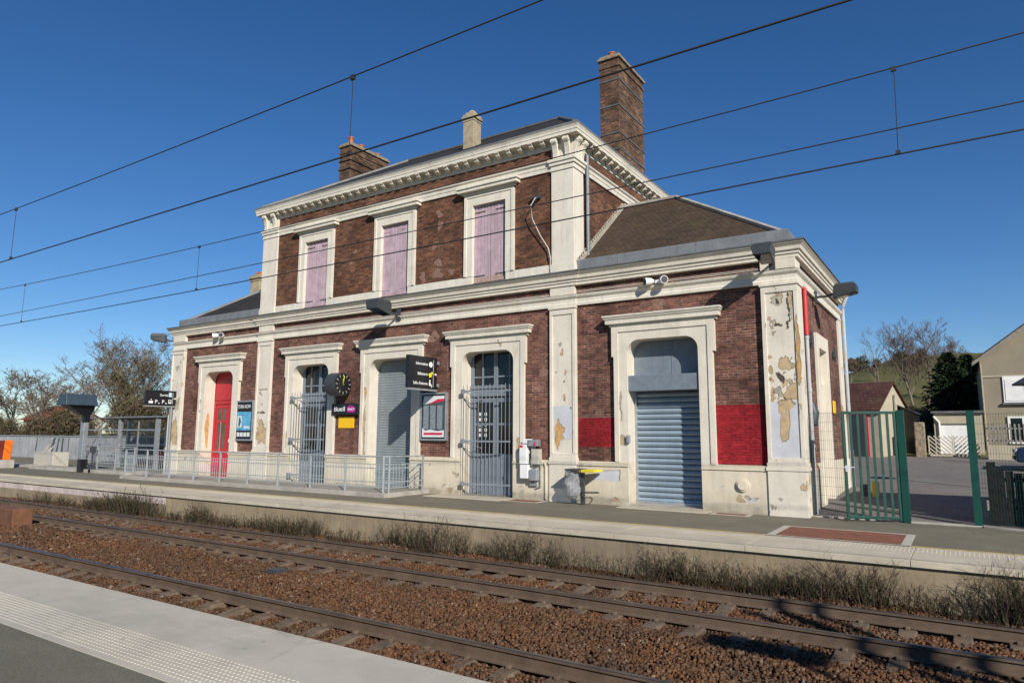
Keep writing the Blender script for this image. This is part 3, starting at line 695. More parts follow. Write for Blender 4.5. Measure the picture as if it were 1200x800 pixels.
# upper cornice
up = [(0.0, 10.22), (0.02, 10.23), (0.02, 10.455), (0.30, 10.46), (0.30, 10.555), (0.315, 10.56), (0.32, 10.62), (0.35, 10.69), (0.36, 10.695), (0.36, 10.725)]
mb = MB(); mb.sweep(UP, up, m=0); cu = build(mb, 'cornice', ['cream_up', 'soffit'], st)
mb = MB(); mb.sweep(UP, [(0.37, 10.71), (0.37, 10.745), (0.30, 10.755), (0.285, 10.80), (0.255, 10.81), (0.22, 10.77), (-0.2, 10.79), (-0.2, 10.7)]); build(mb, 'roof_gutter', 'zinc', st)
dm = None
def dentil(cx, cy, nx_, ny_):
    global dm
    if dm is None:
        m_ = MB()      # local: outward = -y
        m_.hexa([(-0.065, -0.19, 0.08), (0.065, -0.19, 0.08), (0.065, 0.0, 0.03), (-0.065, 0.0, 0.03), (-0.065, -0.24, 0.185), (0.065, -0.24, 0.185), (0.065, 0.0, 0.19), (-0.065, 0.0, 0.19)])
        m_.box(-0.075, 0.075, -0.26, 0.0, 0.16, 0.188)
        o = build(m_, 'dentil', 'cream_up', cu, bev=0.01); dm = o
    else:
        o = dm.copy(); COL.objects.link(o); o.parent = cu
    o.location = Vector((cx, cy, 10.27)) - Vector(cu.location) - Vector(st.location)
    o.rotation_euler = (0, 0, math.atan2(nx_, -ny_))
nd = 31
for i in range(nd): dentil(CL+0.95+(CR-0.03-CL-0.05-1.8)*i/(nd-1), -0.04, 0, -1)
for i in range(18): dentil(CR+0.01, 0.85+0.46*i, 1, 0)
# upper pilasters with console capitals
def upil(x0, x1, s):
    mb = MB(); yf = -0.07; xo = (x1 if s > 0 else x0)
    a, b = (x0, x1)
    mb.box(a, b, yf, 0.55, 6.45, 9.50)
    mb.box(a-0.03, b+0.03, yf-0.03, 0.58, 6.42, 6.62); mb.box(a-0.015, b+0.015, yf-0.015, 0.565, 6.62, 6.70)
    mb.box(a-0.03, b+0.03, yf-0.03, 0.58, 9.50, 9.56); mb.box(a-0.015, b+0.015, yf-0.015, 0.56, 9.56, 9.66); mb.box(a-0.055, b+0.055, yf-0.055, 0.6, 9.66, 9.76); mb.box(a-0.09, b+0.09, yf-0.09, 0.63, 9.76, 9.85)
    mb.box(a+0.01, b-0.01, yf+0.01, 0.54, 9.85, 10.46)
    pil = build(mb, 'pilaster', 'cream_up', st, bev=0.008)
    mb = MB()
    pro = [(0.0, 9.86), (0.05, 9.86), (0.055, 10.0), (0.09, 10.15), (0.13, 10.25), (0.19, 10.31), (0.19, 10.455), (0.0, 10.455)]
    for k in range(2):
        cx = x0+0.17+(x1-x0-0.34)*k
        mb = MB(); mb.prism(pro, lambda u, v, d: (d, yf-u+0.0, v), cx-0.085, cx+0.085)
        mb.tube([(cx-0.1, yf-0.14, 10.36), (cx+0.1, yf-0.14, 10.36)], 0.07, 10); build(mb, 'console', 'cream_up', pil, bev=0.01)
    for k in range(2):
        cy = yf+0.12+0.38*k
        mb = MB(); mb.prism(pro, lambda u, v, d: (xo+s*u, d, v), cy-0.085, cy+0.085)
        mb.tube([(xo+s*0.14, cy-0.1, 10.36), (xo+s*0.14, cy+0.1, 10.36)], 0.07, 10); build(mb, 'console', 'cream_up', pil, bev=0.01)
upil(-9.66, CR+0.03, 1); upil(CL-0.02, -22.08, -1)
# --- upper windows
ul = lambda w, z0, z1: [(-w, z0), (-w, z1), (w, z1), (w, z0)]
for i, c in enumerate(WIN):
    mb = MB(); mb.ring(c, ul(0.945, 6.71, 9.36), ul(0.62, 6.71, 9.0), -0.06, 0.02, 0.16); mb.ring(c, ul(0.945, 6.72, 9.361), ul(0.84, 6.72, 9.26), -0.085, -0.05)
    ws = build(mb, 'window', 'cream_up', st, bev=0.006)
    mb = MB()
    mb.box(c-1.0, c+1.0, -0.12, 0.01, 9.36, 9.43); mb.box(c-1.13, c+1.13, -0.23, 0.01, 9.43, 9.535); mb.box(c-1.17, c+1.17, -0.27, 0.01, 9.535, 9.59)
    build(mb, 'hood', 'cream_up', ws, bev=0.012)
    for s in (-1, 1):
        mb = MB(); x0 = c+(-0.615 if s < 0 else 0.008); nb = 5; bw = 0.607/nb
        for k in range(nb):
            mb.box(x0+k*bw+0.0065, x0+(k+1)*bw-0.0065, 0.052+0.006*((k+i) % 2), 0.10, 6.47, 8.995)
        mb.box(x0, x0+0.607, 0.08, 0.11, 6.47, 8.995)
        sh = build(mb, 'shutter', 'lilac', ws, bev=0.003)
        if i == 2:
            m2 = MB()
            for k in range(nb): m2.box(x0+k*bw+0.012, x0+(k+1)*bw-0.012, 0.049+0.006*((k+i) % 2), 0.06, 6.475, 6.66+0.03*((k*7) % 3))
            build(m2, 'bare_wood', 'barewood', sh)
        mb = MB()
        for z in (6.72, 8.78):
            xa = x0+0.607 if s > 0 else x0
            mb.box(min(xa, xa-s*0.42), max(xa, xa-s*0.42), 0.047, 0.056, z-0.016, z+0.016)
            for q in (0.1, 0.22, 0.34): mb.box(xa-s*q-0.02, xa-s*q+0.02, 0.042, 0.05, z-0.02, z+0.02)
        build(mb, 'hinge', 'dark_hole' if i != 1 else 'lilac', sh)
# --- ground-floor door surrounds with rounded heads
def Uin(w, z0):
    p = [(-w, z0)]; n = 8; q = []
    for k in range(n+1):
        a = math.pi - (math.pi/2)*k/n; q.append((-w+OR_+OR_*math.cos(a), OT-OR_+OR_*math.sin(a)))
    p += [(-w, 3.9), (-w, 3.9001)] + q; r_ = [(-x, z) for x, z in q[::-1]]
    return p + r_ + [(w, 3.9001), (w, 3.9), (w, z0)]
def Uout(W, We, T, w, z0):
    n = 8; q = []
    for k in range(n+1):
        if k <= n//2: q.append((-We, 4.0+(T-4.0)*k/(n//2)))
        else: q.append((-We+(We-w+OR_)*(k-n//2)/(n//2), T))
    p = [(-W, z0), (-W, 3.9), (-We, 3.9001)] + q
    return p + [(-x, z) for x, z in q[::-1]] + [(We, 3.9001), (W, 3.9), (W, z0)]
for i, (c, w) in enumerate(OPEN):
    mb = MB(); mb.ring(c, Uout(SW, SE, ST, w, 1.12), Uin(w, 1.12), -0.075, 0.05, 0.41)
    mb.ring(c, Uout(SW+0.003, SE+0.003, ST+0.001, w, 1.12), [(max(-SW+0.12, min(SW-0.12, x*1.26)), min(z, ST-0.14)) for x, z in Uout(SW-0.12, SW-0.12, ST-0.14, w, 1.12)], -0.105, -0.03)
    ds = build(mb, 'door_surround', 'cream', st)
    mb = MB()
    mb.sweep([(c-1.34, 0.03), (c-1.34, 0.0), (c+1.34, 0.0), (c+1.34, 0.03)], [(0.0, 4.70), (0.11, 4.705), (0.12, 4.775), (0.19, 4.78), (0.195, 4.89), (0.215, 4.895), (0.25, 4.96), (0.262, 4.965), (0.262, 5.005), (0.0, 5.03)])
    build(mb, 'hood', 'cream_up', ds)
    build(B(c-w+0.002, c+w-0.002, -0.08, 0.5, -0.06, 0.015+0.03*(i == 4)), 'door_sill', 'concrete', st, bev=0.006)
YD = 0.40
# red double door
c, w = OPEN[0]
mb = MB(); mb.box(c-w, c+w, YD+0.03, YD+0.1, 3.18, 4.35); mb.box(c-w, c+w, YD, YD+0.1, 3.02, 3.16); mb.box(c-w, c-w+0.12, YD, YD+0.12, 0.01, 3.02); mb.box(c+w-0.12, c+w, YD, YD+0.12, 0.01, 3.02)
rd = build(mb, 'door', 'reddoor', st, bev=0.006); rd['label'] = 'red double door with glazed upper panes'
for s in (-1, 1):
    x0 = c-w+0.13 if s < 0 else c+0.01; x1 = c-0.01 if s < 0 else c+w-0.13
    mb = MB()
    mb.box(x0, x0+0.11, YD+0.03, YD+0.08, 0.02, 3.0); mb.box(x1-0.11, x1, YD+0.03, YD+0.08, 0.02, 3.0)
    for z0, z1 in ((0.02, 0.2), (1.0, 1.2), (2.24, 2.36), (2.86, 3.0)): mb.box(x0+0.11, x1-0.11, YD+0.032, YD+0.078, z0, z1)
    mb.box(x0+0.11, x1-0.11, YD+0.05, YD+0.07, 0.2, 1.0); mb.box(x0+0.16, x1-0.16, YD+0.038, YD+0.06, 0.28, 0.92)
    mb.box((x0+x1)/2-0.02, (x0+x1)/2+0.02, YD+0.033, YD+0.077, 1.2, 2.86)
    lf = build(mb, 'door_leaf', 'reddoor', rd, bev=0.004)
    build(B(x0+0.11, x1-0.11, YD+0.055, YD+0.065, 1.2, 2.86), 'pane', 'paneglass', lf)
    mb = MB(); mb.box((x0+x1)/2-0.012, (x0+x1)/2+0.012, YD+0.0, YD+0.025, 1.0, 2.3); build(mb, 'door_bar', 'galv', lf)
build(B(c+0.15, c+0.30, YD+0.02, YD+0.029, 1.45, 1.6), 'notice', 'paper', rd)
# grey blue glazed doors with iron gate
def bluedoor(c, w, stickers):
    mb = MB()
    mb.box(c-w, c+w, YD, YD+0.09, 2.98, 3.32); mb.box(c-w, c+w, YD-0.05, YD, 3.22, 3.30); mb.box(c-w, c+w, YD-0.04, YD, 2.98, 3.05)
    for x in (-w, -0.07, w-0.12): mb.box(c+x, c+x+(0.14 if x == -0.07 else 0.12), YD, YD+0.09, 3.32, 4.34)
    for s in (-1, 1): mb.box(c+s*0.5-0.03, c+s*0.5+0.03, YD+0.01, YD+0.08, 3.32, 4.34)
    mb.box(c-w+0.1, c+w-0.1, YD+0.012, YD+0.078, 3.56, 3.61)
    mb.box(c-w, c-w+0.1, YD, YD+0.1, 0, 2.98); mb.box(c+w-0.1, c+w, YD, YD+0.1, 0, 2.98)
    d = build(mb, 'door', 'bluegrey', st, bev=0.005)
    build(B(c-w+0.1, c+w-0.1, YD+0.04, YD+0.05, 3.32, 4.34), 'fanlight', 'glass', d)
    for s in (-1, 1):
        x0 = c-w+0.11 if s < 0 else c+0.008; x1 = c-0.008 if s < 0 else c+w-0.11
        mb = MB(); mb.box(x0, x0+0.12, YD+0.02, YD+0.075, 0.02, 1.12); mb.box(x1-0.12, x1, YD+0.02, YD+0.075, 0.02, 1.12); mb.box(x0, x0+0.085, YD+0.02, YD+0.075, 1.12, 2.95); mb.box(x1-0.085, x1, YD+0.02, YD+0.075, 1.12, 2.95)
        for z0, z1 in ((0.02, 0.22), (1.12, 1.24), (2.1, 2.17), (2.8, 2.95)): mb.box(x0+0.085, x1-0.085, YD+0.022, YD+0.073, z0, z1)
        mb.box(x0+0.12, x1-0.12, YD+0.04, YD+0.06, 0.22, 1.12)
        lf = build(mb, 'door_leaf', 'bluegrey', d, bev=0.004)
        build(B(x0+0.085, x1-0.085, YD+0.045, YD+0.055, 1.24, 2.8), 'pane', 'glass', lf)
        if stickers and s < 0:
            m2 = MB()
            for k in range(2):
                for z in np.arange(1.75, 2.55, 0.16):
                    m2.box(x0+0.2+0.2*k, x0+0.29+0.2*k, YD+0.036, YD+0.0445, z, z+0.1)
            build(m2, 'notice', 'paper', lf)
    # iron gate
    gy = -0.20; xa, xb_ = c-0.78, c+0.80
    mb = MB()
    nbar = 12
    for k in range(nbar+1):
        x = xa+(xb_-xa)*k/nbar; y = gy+(0.16)*k/nbar
        mb.tube([(x, y, 0.06), (x, y, 3.30+0.03*(k % 2))], 0.011, 6)
    for z in (0.36, 1.62, 3.12): mb.obox(((xa+xb_)/2, gy+0.08, z), ((xb_-xa)/2+0.03, 0.083, 0), (0, 0.008, 0), (0, 0, 0.025))
    gt = build(mb, 'security_gate', 'iron', st)
    mb = MB()
    for z in (0.36, 1.62, 3.12):
        mb.tube([(xa, gy, z), (xa-0.02, -0.08, z)], 0.02, 6); mb.tube([(xa+0.02, gy, z), (xa+0.30, YD-0.02, z-0.22)], 0.014, 6); mb.box(xa-0.06, xa+0.04, gy-0.05, gy+0.04, z-0.06, z+0.06)
    build(mb, 'hinge', 'iron', gt)
bluedoor(*OPEN[1], False); bluedoor(*OPEN[3], True)
# roller shutters
def slats(c, w, z0, z1, pitch, y, depth):
    pr = []; z = z0
    while z < z1-1e-6:
        pr += [(y+depth, z), (y+depth*0.35, z+pitch*0.12), (y, z+pitch*0.5), (y+depth*0.35, z+pitch*0.88)]; z += pitch
    pr.append((y+depth, z))
    n = len(pr); mb = MB(); mb.add([(c-w, a, b) for a, b in pr]+[(c+w, a, b) for a, b in pr], [(i, n+i, n+i+1, i+1) for i in range(n-1)]); return mb
c, w = OPEN[2]
sh = build(slats(c, w-0.04, 0.03, 4.35, 0.09, YD-0.01, 0.016), 'roller_shutter', 'shutter_a', st, smooth=True)
mb = MB(); mb.box(c-w, c-w+0.05, YD-0.05, YD+0.05, 0, 4.0); mb.box(c+w-0.05, c+w, YD-0.05, YD+0.05, 0, 4.0); mb.box(c-w+0.05, c+w-0.05, YD-0.02, YD+0.02, 0.016, 0.09); build(mb, 'guide_rail', 'bluegrey', sh)
c, w = OPEN[4]
sh = build(slats(c, w-0.05, 0.06, 2.98, 0.145, YD+0.01, 0.085), 'roller_shutter', 'shutter_b', st, smooth=True)
mb = MB(); mb.box(c-w, c-w+0.06, YD-0.04, YD+0.05, 0, 2.98); mb.box(c+w-0.06, c+w, YD-0.04, YD+0.05, 0, 2.98); mb.box(c-w+0.06, c+w-0.06, YD-0.01, YD+0.03, 0.046, 0.11); build(mb, 'guide_rail', 'galv', sh)
build(B(c-w-0.04, c+w-0.03, -0.02, YD+0.04, 2.97, 3.38), 'shutter_box', 'bluegrey', sh, bev=0.008)
mb = B(c-w+0.003, c+w-0.003, YD, YD+0.05, 3.38, 4.36); mb.box(c+0.10, c+0.13, YD-0.012, YD, 3.38, 4.34)
build(mb, 'transom_panel', 'bluegrey', sh)
build(B(c-w-0.02, c-w+0.06, -0.16, -0.06, 1.62, 1.82), 'key_switch', 'galv', sh, bev=0.01)
# --- painted red panels and render patches (thin coats on the wall)
mb = MB(); mb.box(-8.87, -7.75, yb(-8)-0.006, yb(-8)+0.004, 1.50, 2.28); build(mb, 'painted_panel', 'redwall', st)
mb = MB(); mb.box(-5.06, -3.87, yb(-4)-0.006, yb(-4)+0.004, 1.14, 2.56); build(mb, 'painted_panel', 'redwall', st)
fy = lambda y: (lambda u, v, d: (u, y+d, v))
def ragged(poly, amp, seed, sub=4):
    r = random.Random(seed); n = len(poly); out = []
    for i in range(n):
        a, b = poly[i], poly[(i+1) % n]; L = math.hypot(b[0]-a[0], b[1]-a[1])
        for k in range(sub):
            f = k/sub; j = min(amp, 0.22*L)
            out.append((a[0]+(b[0]-a[0])*f+r.uniform(-j, j), a[1]+(b[1]-a[1])*f+r.uniform(-j, j)))
    return out
PS = [100]
def patch(name, poly, y, mat, t=0.004):
    PS[0] += 1; p = ragged(poly, 0.022, PS[0], 4 if len(poly) < 12 else 3)
    cx = sum(q[0] for q in p)/len(p); cz = sum(q[1] for q in p)/len(p)
    if mat not in ('dark_hole',):
        rim = [(cx+(u-cx)*1.05+0.010, cz+(v-cz)*1.04+0.010) for u, v in p]  # dark rim shifted up and right: flaked edge with its shadow painted in
        build(MB().prism(rim, fy(y), -t*0.4, 0.003), 'flaked_edge_shadow', 'flake_shadow_rim', st)
    return build(MB().prism(p, fy(y), -t, 0.003), name, mat, st)
mb = MB(); mb.box(-3.76, -3.13, -0.0745, -0.066, 1.32, 2.62); build(mb, 'painted_patch', 'greypaint', st)
mb = MB(); mb.box(-9.62, -9.0, -0.0745, -0.066, 1.70, 2.62); build(mb, 'painted_patch', 'greypaint', st)
patch('bare_patch', [(-3.60, 2.60), (-3.30, 2.66), (-3.20, 2.52), (-3.34, 2.40), (-3.38, 1.75), (-3.50, 1.68), (-3.57, 1.9), (-3.52, 2.3)], -0.076, 'tan')
patch('bare_patch', [(-9.55, 1.62), (-9.56, 2.02), (-9.46, 2.25), (-9.40, 2.1), (-9.25, 1.98), (-9.35, 1.8), (-9.28, 1.7), (-9.42, 1.66), (-9.48, 1.42)], -0.076, 'orange_tan')
patch('bare_patch', blob(-3.38, 3.48, 0.13, 0.16, 18, 3), -0.072, 'tan')
patch('bare_patch', [(-3.62, 3.28), (-3.52, 3.3), (-3.40, 3.16), (-3.42, 3.02), (-3.52, 3.1)], -0.072, 'dark_hole')
patch('bare_patch', blob(-3.72, 3.36, 0.05, 0.09, 12, 5), -0.072, 'tan'); patch('bare_patch', blob(-3.50, 5.0, 0.10, 0.16, 16, 8, 0.5), -0.072, 'soffit'); patch('bare_patch', blob(-3.49, 4.98, 0.04, 0.07, 12, 9, 0.5), -0.0765, 'dark_hole')
patch('bare_patch', blob(-3.50, 4.42, 0.09, 0.035, 12, 10, 0.5), -0.072, 'dark_hole'); patch('bare_patch', [(-3.36, 2.95), (-3.14, 3.05), (-3.13, 2.66), (-3.3, 2.64), (-3.45, 2.72)], -0.072, 'tan')
patch('bare_patch', blob(-3.55, 2.84, 0.10, 0.10, 14, 12, 0.6), -0.0715, 'soffit'); patch('bare_patch', [(-3.75, 2.62), (-3.70, 2.95), (-3.66, 2.9), (-3.69, 2.6)], -0.0715, 'tan')
patch('bare_patch', blob(-3.42, 3.05, 0.05, 0.12, 12, 41, 0.6), -0.0715, 'tan'); patch('bare_patch', blob(-3.2, 4.9, 0.03, 0.3, 14, 42, 0.4), -0.105, 'tan')
patch('bare_patch', [(-3.09, 3.0), (-3.04, 3.2), (-3.045, 4.2), (-3.1, 4.6), (-3.11, 3.6)], -0.104, 'orange_tan')
patch('bare_patch', blob(-28.38, 1.85, 0.27, 0.62, 20, 13, 0.35), -0.076, 'tan'); patch('bare_patch', blob(-28.3, 3.0, 0.18, 0.25, 18, 14, 0.6), -0.074, 'soffit'); patch('bare_patch', blob(-28.4, 4.6, 0.12, 0.1, 12, 15, 0.5), -0.073, 'soffit')
patch('bare_patch', blob(-22.45, 1.85, 0.24, 0.48, 20, 16, 0.4), -0.075, 'tan'); patch('bare_patch', blob(-22.5, 2.62, 0.2, 0.03, 12, 17, 0.4), -0.078, 'dark_hole'); patch('bare_patch', blob(-22.45, 3.5, 0.2, 0.03, 12, 18, 0.4), -0.074, 'soffit')
sx = lambda x: (lambda u, v, d: (x+d, u, v))
mb = MB().prism(blob(0.13, 2.0, 0.11, 0.62, 22, 19, 0.3), sx(OPEN[0][0]-OPEN[0][1]), -0.004, 0.004); build(mb, 'bare_patch', 'orange_tan', st)
for k, (c_, z_) in enumerate(((-26.2+0.0, 3.1), (-26.25, 2.7))): patch('bare_patch', blob(-26.6, z_, 0.08, 0.05, 10, 20+k, 0.6), -0.079, 'tan')
patch('bare_patch', blob(-21.05, 1.6, 0.05, 0.3, 14, 23, 0.4), -0.078, 'tan'); patch('bare_patch', blob(-17.0, 2.0, 0.06, 0.6, 16, 24, 0.5), -0.078, 'tan'); patch('bare_patch', blob(-17.0, 3.2, 0.03, 0.25, 12, 25, 0.5), -0.078, 'orange_tan')
patch('bare_patch', blob(-7.52, 1.7, 0.07, 0.11, 12, 26, 0.4), -0.078, 'tan'); patch('bare_patch', blob(-7.56, 2.6, 0.03, 0.3, 12, 27, 0.5), -0.078, 'soffit'); patch('bare_patch', blob(-10.78, 1.55, 0.06, 0.25, 12, 28, 0.5), -0.078, 'tan')
rp = random.Random(77)
for (xa, xb_, za, zb_, n_) in ((-3.76, -3.14, 2.6, 3.7, 16), (-3.76, -3.14, 4.3, 5.1, 6), (-22.85, -22.15, 1.4, 3.6, 8), (-28.75, -28.0, 1.5, 4.8, 12), (-9.6, -9.0, 1.4, 4.5, 7)):
    for _ in range(n_):
        r0 = rp.uniform(0.012, 0.05); patch('bare_patch', blob(rp.uniform(xa, xb_), rp.uniform(za, zb_), r0, r0*rp.uniform(0.6, 2.0), 9, rp.randint(0, 9999), 0.6), -0.0705, rp.choice(('tan', 'soffit', 'dark_hole', 'tan')))
for (xa, xb_) in ((-10.9, -7.5), (-5.3, -3.2), (-14.8, -13.0), (-27.8, -26.5)):
    for _ in range(7):
        r0 = rp.uniform(0.015, 0.07); patch('bare_patch', blob(rp.uniform(xa, xb_), rp.uniform(0.05, 0.9), r0*1.4, r0, 10, rp.randint(0, 9999), 0.6), -0.0905, rp.choice(('tan', 'soffit', 'greypaint', 'soffit')))
patch('painted_patch', [(-8.35, 0.62), (-7.62, 0.62), (-7.62, 0.90), (-8.35, 0.88)], -0.0905, 'greypaint', 0.002)
# repair patches of pale mortar on the brick
for k, (px, pz, rx, rz, up_) in enumerate([(-13.95, 9.0, 0.12, 0.11, 1), (-13.9, 8.6, 0.12, 0.15, 1), (-14.15, 7.9, 0.09, 0.1, 1), (-13.95, 7.35, 0.17, 0.12, 1), (-13.97, 7.0, 0.19, 0.17, 1), (-14.6, 6.95, 0.12, 0.16, 1), (-13.4, 7.0, 0.1, 0.1, 1), (-6.5, 5.22, 0.2, 0.2, 0), (-14.2, 4.85, 0.22, 0.1, 0), (-9.95, 3.6, 0.16, 0.16, 0), (-22.0+1.2, 5.83, 0.2, 0.05, 0), (-15.0, 5.82, 0.5, 0.05, 0), (-13.8, 5.83, 0.35, 0.05, 0), (-25.4, 5.33, 0.25, 0.1, 0), (-14.0, 5.0, 0.14, 0.14, 0), (-18.0, 7.9, 0.08, 0.08, 1), (-17.8, 8.3, 0.1, 0.06, 1)]):
    build(MB().prism(blob(px, pz, rx, rz, 16, 30+k, 0.45), fy(yb(px)), -0.004, 0.004), 'mortar_patch', simple('pale_mortar_%d' % k, (0.22, 0.128, 0.094), 0.95, var=0.4, sc=14, bs=0.4), st)
mb = MB(); mb.tube([(-4.45, -0.10, 0.66), (-4.45, -0.17, 0.66)], 0.11, 16); mb.tube([(-4.45, -0.09, 0.66), (-4.45, -0.14, 0.66)], 0.15, 16); build(mb, 'vent_cover', 'plinth', st, smooth=True)
mb = MB(); mb.tube([(-9.84, -0.12, 0.05), (-9.84, -0.12, 0.95), (-9.88, -0.12, 1.05)], 0.03, 6); build(mb, 'service_pipe', 'plinth', st)
# --- upper roof and chimneys
v = [(CL-0.12, -0.17, 10.80), (CR+0.14, -0.17, 10.80), (CR+0.14, CD+0.17, 10.80), (CL-0.12, CD+0.17, 10.80), (-19.6, 4.65, 13.70), (-12.0, 4.65, 13.70)]
rf = build(MB().add(v, [(0, 1, 5, 4), (1, 2, 5), (2, 3, 4, 5), (3, 0, 4), (0, 3, 2, 1)]), 'roof', 'slate', st)
mb = MB()
for a, b in ((4, 5), (5, 1), (4, 0), (5, 2)): mb.tube([Vector(v[a])+Vector((0, 0, .03)), Vector(v[b])+Vector((0, 0, .03))], 0.07, 6)
build(mb, 'ridge_tile', 'zinc_dark', rf)
def stack(x0, x1, y0, y1, z0, z1, bands, pots, mat='brick_ch', cap='rubble', straps=(), ov=0.07):
    mb = B(x0, x1, y0, y1, z0, z1)
    for z, t, p in bands: mb.box(x0-p, x1+p, y0-p, y1+p, z, z+t)
    ch = build(mb, 'chimney', mat, st, bev=0.012)
    mb = MB(); mb.box(x0-ov, x1+ov, y0-ov, y1+ov, z1, z1+0.10); mb.box(x0-0.02, x1+0.02, y0-0.02, y1+0.02, z1+0.10, z1+0.18); build(mb, 'chimney_cap', cap, ch, bev=0.02)
    for (px, py, h) in pots:
        mb = MB(); mb.tube([(px, py, z1+0.16), (px, py, z1+0.16+h*0.8), (px, py, z1+0.16+h*0.82), (px, py, z1+0.16+h)], [0.13, 0.11, 0.135, 0.135], 12); build(mb, 'chimney_pot', 'pot', ch, smooth=True)
    if straps:
        for z in straps: build(B(x0-0.02, x1+0.02, y0-0.02, y1+0.02, z, z+0.06), 'strap', 'zinc_dark', ch)
    return ch
stack(-9.87, -9.15, 3.75, 5.95, 11.0, 14.86, [(14.55, 0.08, 0.03)], [(-9.5, 4.0, 0.2)], straps=(14.05, 13.1, 12.1, 11.5))
stack(-22.75, -22.08, 3.55, 5.95, 10.9, 14.62, [(13.95, 0.07, 0.05), (13.55, 0.07, 0.05), (14.3, 0.07, 0.03)], [(-22.4, 3.85, 0.40), (-22.4, 4.5, 0.26), (-22.4, 5.55, 0.22)])
stack(-14.52, -14.05, 1.95, 2.42, 11.8, 13.20, [(13.1, 0.06, 0.02)], [], 'stone', 'stone', ov=0.05)
mb = MB(); mb.box(-14.46, -14.11, 2.0, 2.37, 13.38, 13.47); mb.tube([(-14.28, 2.18, 13.47), (-14.28, 2.18, 13.56)], [0.17, 0.11], 8); build(mb, 'chimney_cowl', 'stone', st)
stack(-27.55, -26.85, 2.7, 3.3, 7.2, 8.98, [(8.86, 0.07, 0.03)], [], 'stone', 'stone')
mb = MB(); mb.tube([(-27.2, 2.85, 9.14), (-27.2, 3.15, 9.14)], 0.22, 10); mb.box(-27.5, -26.9, 2.75, 3.25, 9.10, 9.2); build(mb, 'chimney_cowl', 'pot', st)
# --- downpipes
mb = MB(); mb.tube([(XR+0.06, 0.62, 5.35), (XR+0.06, 0.62, 4.2)], 0.062, 12); mb.tube([(XR-0.02, 0.62, 5.4), (XR+0.06, 0.62, 5.33)], 0.062, 12); dp = build(mb, 'downpipe', 'redpipe', st, smooth=True)
mb = MB(); mb.tube([(XR+0.06, 0.62, 4.2), (XR+0.06, 0.62, 0.02)], 0.05, 12)
for z in (4.18, 2.9, 1.6): mb.tube([(XR+0.06, 0.62, z-0.05), (XR+0.06, 0.62, z+0.05)], 0.062, 12)
build(mb, 'pipe_section', 'pvc', dp, smooth=True)
mb = MB(); mb.tube([(XR+0.10, 6.9, 5.85), (XR+0.10, 6.9, 1.4)], 0.05, 12); mb.tube([(XR+0.10, 6.9, 1.4), (XR+0.10, 6.9, 0.2)], 0.062, 12); mb.tube([(XR+0.25, 6.9, 6.25), (XR+0.1, 6.9, 5.9)], 0.055, 10); build(mb, 'downpipe', 'pvc', st, smooth=True)
mb = MB(); mb.tube([(CR+0.10, 0.68, 10.1), (CR+0.10, 0.68, 7.0), (CR+0.16, 0.6, 6.9)], 0.055, 10); build(mb, 'downpipe', 'zinc', st, smooth=True)
# --- side door (blocked, cream)
mb = MB(); x0 = XR+0.02
def sring(wo, wi, zo, zi, x0, x1):
    m_ = MB()
    m_.box(x1, x0, 3.12-wo, 3.12-wi, 0.0, zo); m_.box(x1, x0, 3.12+wi, 3.12+wo, 0.0, zo); m_.box(x1, x0, 3.12-wi, 3.12+wi, zi, zo); return m_
sd = build(sring(0.90, 0.58, 4.5, 4.12, XR+0.03, XR-0.35), 'door_surround', 'cream', st, bev=0.01)
mb = B(XR-0.3, XR-0.2, 2.5, 3.74, 0, 3.2); mb.box(XR-0.3, XR-0.12, 2.5, 3.74, 3.2, 3.3); mb.box(XR-0.3, XR-0.24, 2.5, 3.74, 3.3, 4.15); build(mb, 'side_door', 'cream', sd, bev=0.005)
# --- cables fixed to the wall
mb = MB()
for k in range(2): mb.tube([(-8.86, -0.05-0.02*k, 5.80+0.03*k), (-3.9, -0.05-0.02*k, 5.80+0.03*k)], 0.009, 6)
for k in range(2): mb.tube([(-22.0, -0.04-0.02*k, 5.785+0.03*k), (-9.75, -0.04-0.02*k, 5.785+0.03*k)], 0.012, 6)
build(mb, 'wall_cable', 'cable', st)
mb = MB(); mb.tube([(-10.18, -0.02, 8.85), (-10.15, -0.2, 8.75), (-10.25, -0.28, 8.5), (-10.22, -0.2, 8.1), (-10.0, -0.12, 7.6), (-9.75, -0.10, 7.2), (-9.68, -0.10, 6.9), (-9.68, -0.10, 6.45)], 0.016, 8); build(mb, 'loose_cable', 'cable', st, smooth=True)
mb = MB(); mb.box(-10.35, -10.05, -0.12, 0.0, 8.78, 8.86); mb.tube([(-10.3, -0.02, 8.95), (-10.15, -0.15, 8.7)], 0.03, 6); mb.tube([(-10.08, -0.02, 8.98), (-10.12, -0.15, 8.75)], 0.02, 6); build(mb, 'cable_bracket', 'darkgrey', st)
mb = MB(); mb.box(XR-0.03, XR+0.07, 1.35, 1.55, 4.1, 4.3); mb.box(XR+0.0, XR+0.07, 1.37, 1.40, 3.98, 4.42)
tag(build(mb, 'wall_box', 'darkgrey', bev=0.01), 'small dark box on the side wall between red pipe and door', 'electrical box')
mb = MB(); mb.box(XR-0.03, XR+0.07, 5.1, 5.3, 4.1, 4.3); mb.box(XR+0.0, XR+0.07, 5.12, 5.15, 3.98, 4.42)
tag(build(mb, 'wall_box', 'darkgrey', bev=0.01), 'small dark box on the side wall beyond the blocked door', 'electrical box')
tag(build(B(XR-0.03, XR+0.01, 4.55, 4.95, 2.45, 2.82), 'mail_box', 'amber', bev=0.02), 'yellow box on the station side wall beside the far downpipe', 'mailbox')
mb = MB(); mb.tube([(XR-0.02, 1.35, 2.05), (XR-0.02, 1.35, 2.1), (XR+0.0, 1.35, 2.4), (XR-0.02, 1.35, 2.65)], [0.04, 0.11, 0.13, 0.05], 12)
